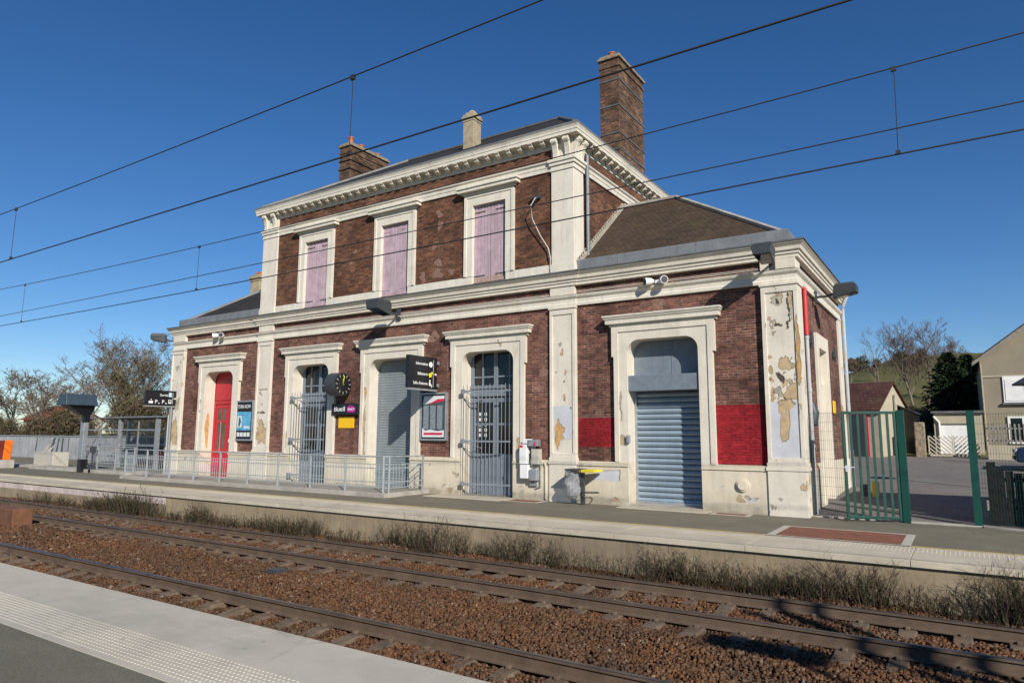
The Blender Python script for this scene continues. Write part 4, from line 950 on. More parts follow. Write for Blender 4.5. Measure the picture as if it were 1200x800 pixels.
tag(build(mb, 'wall_phone', 'darkgrey', smooth=True), 'dark rounded telephone housing on the side wall behind the green mesh', 'telephone')
tag(build(B(XR-0.02, XR+0.06, 0.85, 1.0, 0.98, 1.18), 'junction_box', 'orange', bev=0.01), 'small orange box low on the side wall behind the green post', 'electrical box')

# ================================================================== THINGS FIXED TO THE STATION
def sign_things(): pass
EX, EY, EZ = Vector((1, 0, 0)), Vector((0, 1, 0)), Vector((0, 0, 1))
# direction sign beside the second shutter, its face along the platform
t = thing('direction_sign', (-13.85, -0.1, 3.7), 'black sign jutting from the wall reading Information, Billetterie, Salle d\'attente', 'sign')
build(B(-13.93, -13.79, -1.47, -0.16, 3.21, 4.20), 'sign_panel', 'black', t, bev=0.008)
mb = B(-13.94, -13.78, -1.48, -0.14, 3.15, 3.205); mb.box(-13.90, -13.82, -0.14, 0.0, 3.3, 3.4); mb.box(-13.90, -13.82, -0.14, 0.0, 4.0, 4.1); build(mb, 'bracket', 'galv', t)
mb = MB(); X = -13.787
for txt, z, wd in (('Information', 3.93, 0.55), ('Billetterie', 3.62, 0.46), ("Salle d'attente", 3.33, 0.66)): text(mb, txt, 0.125, (X, -0.62-wd, z), EY, EZ, EX, width=wd)
mb.tube([(X, -0.47, 3.97), (X+0.003, -0.47, 3.97)], 0.085, 20); mb.box(X, X+0.003, -0.345, -0.335, 3.27, 4.12)
mb.box(X, X+0.003, -0.29, -0.20, 3.665, 3.695); mb.add([(X+.002, -.23, 3.73), (X+.002, -.23, 3.63), (X+.002, -.175, 3.68)], [(0, 1, 2)])
mb.tube([(X, -0.50, 3.47), (X+0.003, -0.50, 3.47)], 0.03, 10); mb.box(X, X+0.003, -0.54, -0.47, 3.31, 3.43); mb.box(X, X+0.003, -0.47, -0.40, 3.31, 3.35); mb.box(X, X+0.003, -0.43, -0.40, 3.26, 3.33)
build(mb, 'lettering', 'text', t)
mb = MB(); text(mb, 'i', 0.15, (X+0.004, -0.485, 3.915), EY, EZ, EX); build(mb, 'lettering', 'black', t)
mb = MB(); mb.obox((X+0.002, -0.49, 3.64), (0.0015, 0, 0), (0, 0.06, 0.02), (0, -0.02, 0.06)); mb.box(X, X+0.003, -0.43, -0.38, 3.66, 3.75); build(mb, 'pictogram', 'ytext', t)
# exit sign on its own post at the left end of the building
t = thing('exit_sign', (-28.4, -0.24, 0), 'black sign on a grey post at the left corner of the station reading Sortie', 'sign')
build(B(-28.46, -28.34, -1.40, -0.05, 2.97, 3.61), 'sign_panel', 'black', t, bev=0.008)
mb = B(-28.47, -28.33, -1.41, -0.04, 2.92, 2.966); mb.box(-28.44, -28.36, -0.28, -0.20, 0.0, 2.92); build(mb, 'post', 'galv', t)
X = -28.337; SH = -0.37; mb = MB(); text(mb, 'Sortie', 0.14, (X, -0.42, 3.38), EY, EZ, EX, width=0.36)
text(mb, 'P', 0.22, (X, -0.62, 3.07), EY, EZ, EX); text(mb, 'P', 0.22, (X, -0.32, 3.07), EY, EZ, EX)
mb.box(X, X+0.003, -0.16, -0.10, 3.06, 3.10); mb.box(X, X+0.003, -0.46, -0.42, 3.06, 3.10)
mb.tube([(X, -0.78, 3.22), (X+.003, -0.78, 3.22)], 0.025, 8); mb.box(X, X+.003, -0.88, -0.70, 3.07, 3.16)
mb.box(X, X+.003, -0.03, 0.10, 3.08, 3.13); mb.box(X, X+.003, -0.03, -0.005, 3.13, 3.22); mb.box(X, X+.003, 0.075, 0.10, 3.13, 3.22); mb.box(X, X+.003, -0.03, 0.10, 3.22, 3.24)
mb.box(X, X+.003, 0.15, 0.16, 3.06, 3.53); mb.box(X, X+.003, 0.20, 0.27, 3.28, 3.305); mb.add([(X+.002, .25, 3.335), (X+.002, .25, 3.25), (X+.002, .30, 3.292)], [(0, 1, 2)])
mb.v = [(p[0], p[1]-0.38, p[2]-0.01) for p in mb.v]
build(mb, 'lettering', 'text', t)
build(B(X, X+.003, -0.41, -0.28, 3.35, 3.53), 'pictogram', 'cyan', t)
# clock
t = thing('station_clock', (-17.6, 0.0, 3.5), 'round black double faced clock with yellow hands bracketed off the wall', 'clock')
mb = MB(); mb.tube([(-18.20, -0.44, 3.51), (-17.705, -0.44, 3.51)], 0.40, 36); build(mb, 'clock_case', 'darkgrey', t, smooth=True)
mb = MB(); mb.tube([(-17.71, -0.44, 3.51), (-17.69, -0.44, 3.51)], 0.375, 36); build(mb, 'clock_face', 'black', t, smooth=True)
mb = MB(); mb.box(-18.02, -17.90, -0.10, 0.0, 3.46, 3.56); mb.box(-18.08, -17.85, -0.03, 0.01, 3.4, 3.62); build(mb, 'bracket', 'darkgrey', t, bev=0.01)
mb = MB()
for k in range(12):
    a = k*math.pi/6; d = Vector((0, math.sin(a), math.cos(a))); p = Vector((0, math.cos(a), -math.sin(a)))
    mb.obox(Vector((-17.687, -0.44, 3.51))+d*0.30, (0.002, 0, 0), p*0.009, d*0.042)
build(mb, 'hour_mark', 'dimtext', t)
mb = MB()
for a, L, w_ in ((0.0, 0.19, 0.02), (0.12, 0.29, 0.013)):
    d = Vector((0, math.sin(a), math.cos(a))); p = Vector((0, math.cos(a), -math.sin(a)))
    mb.obox(Vector((-17.682, -0.44, 3.51))+d*(L/2-0.02), (0.002, 0, 0), p*w_, d*(L/2+0.02))
build(mb, 'clock_hand', 'ytext', t)
# station name plate, notice
t = thing('name_plate', (-17.95, 0, 2.65), 'black station name plate reading Bueil with a magenta logo', 'sign')
build(B(-18.53, -17.23, -0.16, -0.11, 2.48, 2.86), 'sign_panel', 'black', t, bev=0.004)
mb = MB(); text(mb, 'Bueil', 0.24, (-18.41, -0.162, 2.60), EX, EZ, -EY, width=0.52); build(mb, 'lettering', 'text', t)
lp = [(-17.80, 2.56), (-17.84, 2.70), (-17.76, 2.79), (-17.58, 2.79), (-17.45, 2.73), (-17.42, 2.62), (-17.47, 2.55)]
mb = MB(); mb.box(-18.45, -18.40, -0.11, 0.0, 2.6, 2.7); mb.box(-17.4, -17.35, -0.11, 0.0, 2.6, 2.7); build(mb, 'bracket', 'darkgrey', t)
build(MB().prism(lp, (lambda u, v, d: (u+0.07, -0.16+d, v)), -0.004, 0.0), 'logo', 'magenta', t)
mb = MB(); text(mb, 'SNCF', 0.11, (-17.72, -0.165, 2.625), EX, EZ, -EY, width=0.31); build(mb, 'lettering', 'text', t)
tag(build(B(-18.30, -17.55, -0.03, 0.0, 2.02, 2.41), 'notice_board', 'amber', bev=0.004), 'blank yellow notice board on the brick below the name plate', 'notice board')
# poster cases
def poster_case(x0, x1, z0, z1, label):
    t = thing('poster_case', ((x0+x1)/2, 0, z0), label, 'poster case', 'poster cases on the station wall')
    mb = MB(); w_ = 0.06
    y0, y1 = -0.10, 0.03
    mb.box(x0, x0+w_, y0, y1, z0, z1); mb.box(x1-w_, x1, y0, y1, z0, z1); mb.box(x0+w_, x1-w_, y0, y1, z0, z0+w_); mb.box(x0+w_, x1-w_, y0, y1, z1-w_, z1)
    build(mb, 'frame', 'galv', t, bev=0.006)
    build(B(x0+w_, x1-w_, -0.07, 0.02, z0+w_, z1-w_), 'backing', 'black', t)
    return t
t = poster_case(-24.14, -23.0, 1.54, 3.10, 'framed poster with blue picture panel between red door and pilaster')
mb = MB(); mb.box(-24.0, -23.14, -0.074, -0.069, 1.94, 2.66); build(mb, 'poster', 'posterblue', t)
mb = MB(); mb.box(-23.96, -23.7, -0.078, -0.074, 2.05, 2.5); mb.box(-23.55, -23.2, -0.078, -0.074, 2.02, 2.1); text(mb, 'TURN NOW', 0.2, (-23.98, -0.075, 2.80), EX, EZ, -EY, width=0.80)
for k in range(4): mb.box(-23.96+0.21*k, -23.80+0.21*k, -0.078, -0.07, 1.70, 1.86)
build(mb, 'lettering', 'paper', t)
mb = MB().prism(blob(-23.82, 2.26, 0.08, 0.17, 14, 70, 0.3), fy(-0.078), -0.003, 0.0); build(mb, 'portrait', 'posterdark', t)
t = poster_case(-14.52, -13.44, 1.62, 3.13, 'framed timetable with red and white bands, right of the grey shutter')
build(B(-14.42, -13.54, -0.074, -0.069, 1.72, 3.03), 'poster', 'posterdark', t)
mb = MB(); 
for k in range(3): mb.box(-14.38+0.28*k, -14.17+0.28*k, -0.077, -0.074, 1.98, 2.72)
build(mb, 'timetable', 'postergrey', t)
mb = MB(); mb.prism([(-14.42, 2.74), (-13.54, 2.93), (-13.54, 3.02), (-14.35, 3.02)], fy(-0.074), -0.003, 0); mb.prism([(-14.42, 1.73), (-13.54, 1.73), (-13.54, 1.95), (-13.8, 1.92), (-14.1, 1.97), (-14.3, 1.93), (-14.42, 2.03)], fy(-0.074), -0.003, 0); build(mb, 'poster_band', 'paper', t)
mb = MB(); mb.prism([(-14.2, 2.76), (-13.54, 2.86), (-13.54, 2.93), (-13.8, 2.92)], fy(-0.0775), -0.002, 0); build(mb, 'poster_stripe', 'posterred', t); mb = MB(); mb.box(-14.35, -13.6, -0.0795, -0.0775, 1.80, 1.87); build(mb, 'poster_stripe', 'posterred', t)

# hooded floodlights
def floodlight(loc, rz, label, sc=1.0):
    t = thing('floodlight', loc, label, 'floodlight', 'dark hooded floodlights on the station')
    x, y, z = loc
    M_ = Matrix.Translation(Vector(loc)) @ Matrix.Rotation(rz, 4, 'Z') @ Matrix.Scale(sc, 4)
    def tr(mb): mb.v = [tuple(M_ @ Vector(p)) for p in mb.v]; return mb
    mb = MB()   # local: wall at y=0, outward -y
    mb.hexa([(-0.20, -1.12, -0.10), (0.20, -1.12, -0.10), (0.15, -0.52, -0.22), (-0.15, -0.52, -0.22), (-0.24, -1.12, 0.10), (0.24, -1.12, 0.10), (0.19, -0.55, 0.10), (-0.19, -0.55, 0.10)])
    mb.hexa([(-0.24, -1.12, 0.10), (0.24, -1.12, 0.10), (0.19, -0.55, 0.10), (-0.19, -0.55, 0.10), (-0.2, -1.05, 0.18), (0.2, -1.05, 0.18), (0.15, -0.6, 0.18), (-0.15, -0.6, 0.18)])
    build(tr(mb), 'lamp_housing', 'darkgrey', t, bev=0.015)
    mb = MB(); mb.hexa([(-0.17, -1.08, -0.118), (0.17, -1.08, -0.118), (0.13, -0.58, -0.216), (-0.13, -0.58, -0.216), (-0.17, -1.08, -0.10), (0.17, -1.08, -0.10), (0.13, -0.58, -0.20), (-0.13, -0.58, -0.20)])
    build(tr(mb), 'lamp_glass', 'glass', t)
    mb = MB(); mb.tube([(0, -0.6, -0.05), (0, -0.35, -0.12), (0, -0.08, -0.12)], 0.035, 8); mb.box(-0.07, 0.07, -0.10, -0.05, -0.28, 0.05)
    build(tr(mb), 'arm', 'darkgrey', t)
floodlight((-15.55, 0.0, 5.92), 0, 'dark hooded floodlight above the grey shutter, under the cornice', 1.2)
floodlight((-3.56, 0.0, 6.02), 0, 'dark boxy floodlight above the right front corner pilaster')
floodlight((XR-0.02, 2.3, 5.55), R(90), 'dark hooded floodlight sticking out from the right side wall', 0.95)
floodlight((XL+0.15, 0.1, 5.95), R(-40), 'dark hooded floodlight at the left end of the station')
def twin(x, label):
    t = thing('twin_spotlight', (x, 0.02, 5.78), label, 'spotlight', 'pairs of small white spotlights')
    for s in (-1, 1):
        mb = MB(); a = Vector((x+s*0.10, -0.12, 5.83)); b = Vector((x+s*0.27, -0.30, 5.80))
        mb.tube([a, a.lerp(b, .3), b], [0.05, 0.09, 0.105], 14); sp_ = build(mb, 'spot_head', 'white', t, smooth=True)
        mb = MB(); mb.tube([b, b+(b-a).normalized()*0.006], 0.09, 14); build(mb, 'spot_glass', 'darkgrey', sp_)
    mb = MB(); mb.box(x-0.07, x+0.07, -0.10, 0.0, 5.76, 5.86); build(mb, 'base', 'white', t, bev=0.01)
twin(-6.45, 'pair of small white spotlights above the blue shutter'); twin(-25.35, 'pair of small white spotlights above the red door')
# meter cabinet cluster
t = thing('meter_cabinet', (-10.3, -0.09, 0.4), 'cluster of grey and white meter boxes and conduits on the wall', 'meter box')
for (x0, x1, z0, z1, m_) in ((-10.62, -10.38, 1.0, 1.55, 'white'), (-10.22, -9.98, 1.0, 1.42, 'offwhite'), (-10.60, -10.33, 0.60, 0.98, 'white'), (-10.36, -10.02, 1.50, 1.68, 'galv'), (-10.3, -10.05, 0.55, 0.85, 'galv'), (-10.52, -10.3, 1.57, 1.7, 'white')):
    build(B(x0, x1, -0.28, -0.08, z0, z1), 'meter_box', m_, t, bev=0.012)
mb = MB()
for x in (-10.30, -10.25, -10.18): mb.tube([(x, -0.14, 1.68), (x, -0.14, 0.42)], 0.018, 6)
mb.tube([(-10.0, -0.14, 1.0), (-10.0, -0.14, 0.38), (-10.15, -0.14, 0.34)], 0.02, 6); mb.box(-10.34, -10.12, -0.17, -0.08, 0.40, 0.48); build(mb, 'conduit', 'galv', t)
mb = B(-10.60, -10.50, -0.285, -0.28, 1.46, 1.53); mb.box(-10.14, -10.08, -0.285, -0.28, 1.52, 1.62); build(mb, 'sticker', 'posterred', t)
# litter bin with clear bag
t = thing('litter_bin', (-8.5, -0.47, 0), 'black post litter bin with yellow lid and clear plastic bag', 'litter bin')
mb = MB(); mb.box(-8.56, -8.46, -0.51, -0.42, 0.0, 0.93); build(mb, 'post', 'darkgrey', t)
mb = MB(); mb.box(-8.92, -8.50, -0.72, -0.2, 0.89, 0.93); build(mb, 'lid', 'darkgrey', t, bev=0.01)
mb = MB(); mb.hexa([(-8.47, -0.65, 0.84), (-8.05, -0.72, 0.86), (-8.05, -0.2, 0.86), (-8.47, -0.25, 0.84), (-8.47, -0.65, 0.92), (-8.05, -0.72, 0.92), (-8.05, -0.2, 0.92), (-8.47, -0.25, 0.92)]); build(mb, 'lid', 'yellowlid', t, bev=0.01)
mb = MB(); mb.tube([(-8.27+0.22*math.cos(a), -0.47+0.2*math.sin(a), 0.33) for a in np.linspace(0, 6.283, 25)], 0.012, 6); build(mb, 'ring', 'darkgrey', t)
mb = MB(); rr = random.Random(4); pts = []
nb_, na = 9, 18
for i in range(nb_):
    z = 0.15+0.74*i/(nb_-1); rad = [0.12, 0.2, 0.24, 0.25, 0.24, 0.22, 0.2, 0.19, 0.18][i]
    for j in range(na):
        a = 2*math.pi*j/na; k_ = rad*(1+0.16*rr.uniform(-1, 1)); pts.append((-8.80+k_*math.cos(a), -0.47+k_*math.sin(a), z))
fs = [(i*na+j, i*na+(j+1) % na, (i+1)*na+(j+1) % na, (i+1)*na+j) for i in range(nb_-1) for j in range(na)] + [tuple(range(na))]
mb.add(pts, fs); build(mb, 'bag', 'bag', t)
# platform covers
def cover(x0, x1, y0, y1, label, bw=0.12):
    t = thing('platform_cover', ((x0+x1)/2, (y0+y1)/2, 0), label, 'cover plate', 'rust coloured covers in the platform')
    mb = MB(); z0, z1 = -0.02, 0.010
    mb.box(x0, x1, y0, y0+bw*0.4, z0, z1); mb.box(x0, x1, y1-bw*0.4, y1, z0, z1); mb.box(x0, x0+bw, y0+bw*0.4, y1-bw*0.4, z0, z1); mb.box(x1-bw, x1, y0+bw*0.4, y1-bw*0.4, z0, z1)
    build(mb, 'border', 'offwhite', t); build(B(x0+bw, x1-bw, y0+bw*0.4, y1-bw*0.4, -0.02, 0.007), 'plate', 'hatch', t)
cover(-3.2, -0.88, -3.38, -1.82, 'large rust coloured cover with pale border in the platform by the gate', 0.14)
cover(-5.12, -4.22, -0.62, -0.2, 'small rust coloured cover in the platform at the foot of the corner pilaster', 0.1)
cover(-10.85, -9.75, -0.75, -0.2, 'small rust coloured cover in the platform below the meter boxes', 0.08)
struct(build(B(-13.6, -10.9, -0.95, -0.1, -0.02, 0.014), 'door_apron', 'slab_far', bev=0.004))
struct(build(B(-7.5, -5.2, -0.6, -0.1, -0.02, 0.018), 'door_apron', 'slab_far', bev=0.004))

# ================================================================== RAMP AND RAILINGS
mb = B(-28.55, -14.05, -2.10, -0.10, -0.02, 0.12)
struct(build(mb, 'ramp', 'concrete', bev=0.01))
def railing(name, pts, zb, label, grp):
    t = thing(name, (pts[0][0], pts[0][1], zb), label, 'railing', grp)
    def seg(a, b):
        a = Vector((*a, 0)); b = Vector((*b, 0)); L = (b-a).length; d = (b-a)/L; n = max(1, round(L/1.55))
        mbp = None
        for i in range(n+1):
            p = a+d*(L*i/n)
            build(MB().obox(p+Vector((0, 0, zb+0.52)), d*0.012, Vector((-d.y, d.x, 0))*0.035, (0, 0, 0.52)), 'post', 'rail_paint', t)
        build(MB().tube([a+Vector((0, 0, zb+1.04)), b+Vector((0, 0, zb+1.04))], 0.022, 8), 'handrail', 'rail_paint', t)
        for i in range(n):
            p0 = a+d*(L*i/n+0.05); p1 = a+d*(L*(i+1)/n-0.05); mb = MB()
            for z in (0.14, 0.30, 0.70, 0.82):
                if z in (0.14, 0.30, 0.70, 0.82): mb.obox((p0+p1)/2+Vector((0, 0, zb+z)), d*((p1-p0).length/2), Vector((-d.y, d.x, 0))*0.008, (0, 0, 0.014 if z in (0.30, 0.70) else 0.012))
            nb = round((p1-p0).length/0.125)
            for k in range(1, nb): mb.tube([p0.lerp(p1, k/nb)+Vector((0, 0, zb+0.14)), p0.lerp(p1, k/nb)+Vector((0, 0, zb+0.82))], 0.0095, 5)
            build(mb, 'infill_panel', 'rail_paint', t)
    for p, q in zip(pts[:-1], pts[1:]): seg(p, q)
    return t
railing('railing', [(-28.45, -1.95), (-14.25, -1.95), (-14.12, -1.85), (-14.12, -0.35)], 0.12, 'long grey steel railing on the kerb in front of the station doors', 'grey railings')
struct(build(B(-40.0, -30.6, -0.75, 0.2, -0.02, 0.14), 'kerb', 'concrete', bev=0.01))
struct(build(B(-44.5, -41.2, -0.2, 0.5, -0.02, 0.12), 'kerb', 'concrete', bev=0.01))
railing('railing', [(-35.6, -0.35), (-30.8, -0.35)], 0.14, 'short grey steel railing left of the station near the information pole', 'grey railings')

# ================================================================== LEFT SIDE OF THE PLATFORM
t = thing('information_pole', (-34.5, -0.78, 0), 'grey pole with a wide dark slanted display head beside the railing', 'display')
build(B(-34.60, -34.40, -0.88, -0.68, 0, 2.35), 'pole', 'galv', t, bev=0.01)
build(B(-34.65, -34.35, -0.93, -0.63, 0, 0.6), 'pole_base', 'black', t, bev=0.01)
mb = MB()
mb.hexa([(-34.62, -1.05, 2.62), (-34.38, -1.05, 2.62), (-34.38, -0.62, 2.62), (-34.62, -0.62, 2.62), (-34.85, -1.75, 3.08), (-34.15, -1.75, 3.08), (-34.15, -0.55, 3.08), (-34.85, -0.55, 3.08)]); mb.box(-34.6, -34.4, -0.92, -0.64, 2.3, 2.62)
build(mb, 'display_neck', 'black', t)
mb = MB(); mb.hexa([(-34.98, -1.90, 3.08), (-34.0, -1.90, 3.08), (-34.0, -0.50, 3.08), (-34.98, -0.50, 3.08), (-34.8, -1.84, 3.60), (-34.2, -1.84, 3.60), (-34.2, -0.56, 3.60), (-34.8, -0.56, 3.60)]); build(mb, 'display_head', 'navy', t, bev=0.02)
mb = B(-33.95, -33.75, -0.75, -0.55, 0, 0.35); mb.tube([(-33.85, -0.65, 0.35), (-33.85, -0.65, 0.9)], 0.04, 8); mb.box(-33.95, -33.75, -0.75, -0.55, 0.9, 1.2)
tag(build(mb, 'ashtray', 'darkgrey'), 'small dark post ashtray right beside the foot of the information pole', 'ashtray')
# glazed bicycle shelter
t = thing('bicycle_shelter', (-37.5, 3.0, 0), 'grey steel shelter with glass walls left of the station', 'shelter')
for (x, y) in ((-42.0, 2.6), (-37.9, 2.6), (-34.3, 2.6), (-42.0, 5.2), (-37.9, 5.2), (-34.3, 5.2)):
    build(B(x-0.09, x+0.09, y-0.09, y+0.09, 0, 2.6), 'post', 'galv', t)
mb = MB()
for z in (0.55, 1.15, 1.95):
    mb.box(-41.9, -38.0, 2.57, 2.63, z, z+0.06); mb.box(-37.8, -34.4, 2.57, 2.63, z, z+0.06); mb.box(-41.9, -34.4, 5.17, 5.23, z, z+0.06)
for x in (-39.9, -36.1): mb.box(x-0.03, x+0.03, 2.57, 2.63, 0.2, 2.5); mb.box(x-0.03, x+0.03, 5.17, 5.23, 0.2, 2.5)
build(mb, 'frame', 'galv', t)
mb = MB(); mb.box(-42.2, -38.0, 2.4, 5.4, 2.6, 2.66); mb.box(-37.96, -34.1, 2.4, 5.4, 2.6, 2.68); build(mb, 'shelter_roof', 'zinc', t, bev=0.02)
mb = MB(); mb.box(-41.9, -38.0, 2.595, 2.605, 0.3, 2.5); mb.box(-37.8, -34.4, 2.595, 2.605, 0.3, 2.5); mb.box(-41.9, -34.4, 5.195, 5.205, 0.3, 2.5); build(mb, 'glass_wall', 'clear', t)
def bicycle(x, y, m_, label):
    t = thing('bicycle', (x, y, 0), label, 'bicycle', 'parked bicycles in the shelter')
    for dx in (-0.52, 0.52):
        mb = MB(); mb.tube([(x+dx+0.33*math.cos(a), y, 0.34+0.33*math.sin(a)) for a in np.linspace(0, 6.283, 21)], 0.02, 5); build(mb, 'wheel', 'rubber', t)
    mb = MB(); P_ = {'b': (x-0.05, y, 0.32), 's': (x-0.2, y, 0.85), 'h': (x+0.35, y, 0.82), 'r': (x-0.52, y, 0.34), 'f': (x+0.52, y, 0.34)}
    for a, b in (('b', 's'), ('b', 'h'), ('s', 'h'), ('r', 'b'), ('r', 's'), ('h', 'f')): mb.tube([P_[a], P_[b]], 0.02, 6)
    mb.tube([(x+0.33, y, 0.82), (x+0.33, y, 1.02)], 0.015, 6); mb.tube([(x+0.33, y-0.25, 1.02), (x+0.33, y+0.25, 1.02)], 0.015, 6); build(mb, 'frame', m_, t)
    build(MB().tube([(x-0.34, y, 0.93), (x-0.08, y, 0.93)], [0.07, 0.03], 8), 'saddle', 'rubber', t)
bicycle(-40.6, 4.0, 'darkgrey', 'dark parked bicycle at the left side of the glass shelter'); bicycle(-37.2, 4.3, 'darkred', 'dark red parked bicycle at the right side of the glass shelter')
# panel fence, block, crates
t = thing('panel_fence', (-50, 6.5, 0), 'low fence of grey upright metal panels with dark smears, left of the shelter', 'fence')
mb = MB(); x = -72.0; rr = random.Random(3)
while x < -33.5:
    mb.box(x, x+0.52, 6.5, 6.53, 0.0, 1.55)
    for k in range(3): mb.box(x+0.08+0.15*k, x+0.13+0.15*k, 6.47, 6.5, 0.0, 1.54)
    x += 0.55
build(mb, 'fence_panel', 'panelgrey', t); build(B(-72, -33.5, 6.44, 6.56, 1.55, 1.62), 'top_rail', 'galv', t)
mb = MB()
for k, (xa, dx, w_) in enumerate(((-57.2, 0.2, .14), (-55.0, 0.6, .35), (-54.0, 0.3, .2), (-53.2, 0.1, .22), (-52.2, 0.0, .12), (-49.6, 1.1, .1))): mb.prism([(xa, 0.15), (xa+w_, 0.15), (xa+dx+w_, 1.45), (xa+dx, 1.45)], fy(6.468), -0.004, 0)
build(mb, 'paint_smear', 'posterdark', t)
tag(build(B(-42.6, -40.4, 0.5, 1.3, 0.0, 0.78), 'concrete_block', 'offwhite', bev=0.03), 'long white concrete block on the platform left of the information pole', 'block')
mb = MB(); mb.obox((-41.45, -1.2, 0.92), (0.06, 0.0, 0.0), (0, 0.17, 0), (0.06, 0, 0.50))
t = thing('orange_stand', (-41.4, -1.2, 0), 'bright orange upright panel on a concrete foot at the left edge', 'stand')
build(mb, 'panel', 'orange', t, bev=0.02); build(B(-41.75, -41.52, -1.75, -1.0, 0.45, 1.4), 'back_panel', 'darkred', t); build(B(-41.9, -41.15, -1.7, -0.95, 0, 0.42), 'foot', 'concrete', t, bev=0.02)
mb = MB(); mb.box(-43.4, -42.4, 1.2, 1.9, 0.12, 0.62)
for k in range(5): mb.tube([(-43.2+0.2*k, 1.1, 0.62), (-43.3+0.25*k, 1.3, 1.0+0.1*(k % 3))], 0.03, 6)
tag(build(mb, 'scrap_pile', 'concrete', bev=0.02), 'low concrete trough with metal rods between orange panel and white block', 'trough')

# ================================================================== RIGHT SIDE: FENCE, GATE, YARD
def mesh_panel(name, a, b, label, h=2.3, zb=0.06):
    t = thing(name, (a[0], a[1], 0), label, 'fence', 'green mesh fence panels'); A = Vector((*a, 0)); Bv = Vector((*b, 0)); L = (Bv-A).length
    mb = MB(); n = round(L/0.05)
    for k in range(n+1): p = A.lerp(Bv, k/n); mb.tube([p+Vector((0, 0, zb)), p+Vector((0, 0, zb+h))], 0.0028, 4)
    for k in range(12): z = zb+0.03+(h-0.06)*k/11; mb.tube([A+Vector((0, 0, z)), Bv+Vector((0, 0, z))], 0.0032, 4)
    build(mb, 'wire_mesh', 'green', t); return t
t = mesh_panel('mesh_fence', (-3.0, 0.30), (-2.28, -0.05), 'narrow green wire mesh panel between the station corner and gate')
build(B(-3.14, -3.06+0.02, 0.27, 0.35, 0, 2.40), 'post', 'green', t)
t = mesh_panel('mesh_fence', (0.20, 0.30), (3.0, -0.95), 'wide green wire mesh fence panel at the right edge', 2.25)
build(B(0.06, 0.20, 0.24, 0.38, 0, 2.36), 'post', 'green', t); build(B(2.98, 3.1, -1.0, -0.9, 0, 2.36), 'post', 'green', t)
t = thing('barred_gate', (-1.2, 0.2, 0), 'green steel gate with six upright bars standing ajar', 'gate')
G0 = Vector((-2.21, -0.20, 0)); G1 = Vector((-1.24, 0.18, 0)); gd = (G1-G0).normalized(); gn = Vector((-gd.y, gd.x, 0))
mb = MB()
for p in (G0, G1): mb.obox(p+Vector((0, 0, 1.2)), gd*0.03, gn*0.03, (0, 0, 1.16))
for z in (0.09, 2.33): mb.obox((G0+G1)/2+Vector((0, 0, z)), gd*((G1-G0).length/2-0.03), gn*0.028, (0, 0, 0.03))
build(mb, 'gate_frame', 'green', t, bev=0.004)
for k in range(1, 7): build(MB().obox(G0.lerp(G1, k/7.0)+Vector((0, 0, 1.21)), gd*0.024, gn*0.018, (0, 0, 1.09)), 'bar', 'green', t)
build(B(-1.20, -1.06, 0.14, 0.28, 0, 2.38), 'gate_post', 'green', t, bev=0.005)
mb = MB(); mb.obox(G0+gd*0.08+Vector((0, -0.05, 1.15)), gd*0.11, gn*0.012, (0, 0, 0.012)); mb.obox(G0+gd*0.02+Vector((0, -0.02, 1.12)), gd*0.03, gn*0.035, (0, 0, 0.07)); build(mb, 'handle', 'galv', t)
mb = MB(); mb.hexa([(-3.0, 0.2, -0.3), (0.2, 0.2, -0.3), (0.2, 0.42, -0.3), (-3.0, 0.42, -0.3), (-3.0, 0.2, 0.03), (0.2, 0.2, 0.03), (0.2, 0.42, 0.03), (-3.0, 0.42, 0.03)])
mb.hexa([(0.2, 0.16, -0.3), (3.2, -1.12, -0.3), (3.2, -0.9, -0.3), (0.2, 0.42, -0.3), (0.2, 0.16, 0.035), (3.2, -1.12, 0.035), (3.2, -0.9, 0.035), (0.2, 0.42, 0.035)])
struct(build(mb, 'kerb', 'concrete', bev=0.008))
# dark timber palisade, and an added hut that shades the yard
t = thing('timber_palisade', (0.6, 0.6, 0.05), 'dark timber fence of upright boards behind the right mesh panel', 'fence')
mb = MB(); rr = random.Random(8)
for k in range(24):
    x = 0.50+0.15*k; mb.box(x, x+0.138, 0.62+0.02*rr.random(), 0.67, 0.02, 1.10+rr.uniform(-0.04, 0.05))
for z in (0.35, 0.9): mb.box(0.4, 4.0, 0.67, 0.73, z, z+0.09)
build(mb, 'board', 'darkwood', t)
for x in (0.42, 2.2, 3.9): build(B(x-0.08, x+0.08, 0.58, 0.74, 0.02, 1.30), 'post', 'darkwood', t)
build(MB().box(0.30, 0.335, 0.58, 0.64, 0.32, 0.52), 'reflector', 'lattice', t)
# unseen hut added just outside the frame to throw shade on the yard
t = thing('shade_hut', (3.5, 1.2, 0), 'plain rendered hut, added unseen beyond the fence end to shade the yard', 'hut')
build(B(1.26, 6.5, 0.22, 2.45, -0.1, 2.95), 'wall', 'shedrender', t); build(B(1.24, 6.7, 0.20, 2.6, 2.95, 3.08), 'roof', 'zinc', t)
mb = MB()
for (x, y) in ((0.30, 18.5),): mb.tube([(x, y, 0.6), (x, y, 1.55)], 0.10, 10)
tag(build(mb, 'bollard', 'darkgrey', smooth=True), 'dark bollard standing alone in the yard beside the right green post', 'bollard')
mb = B(-2.22, -2.05, 4.6, 4.8, 0.1, 0.58)
tag(build(mb, 'barrier_foot', 'amber', bev=0.02), 'yellow box standing on the yard seen through the gate bars', 'box')
tag(build(B(-2.52, -2.28, 4.6, 4.8, 0.1, 0.50), 'barrier_foot', 'darkgrey', bev=0.02), 'dark box standing on the yard left of the yellow one', 'box')

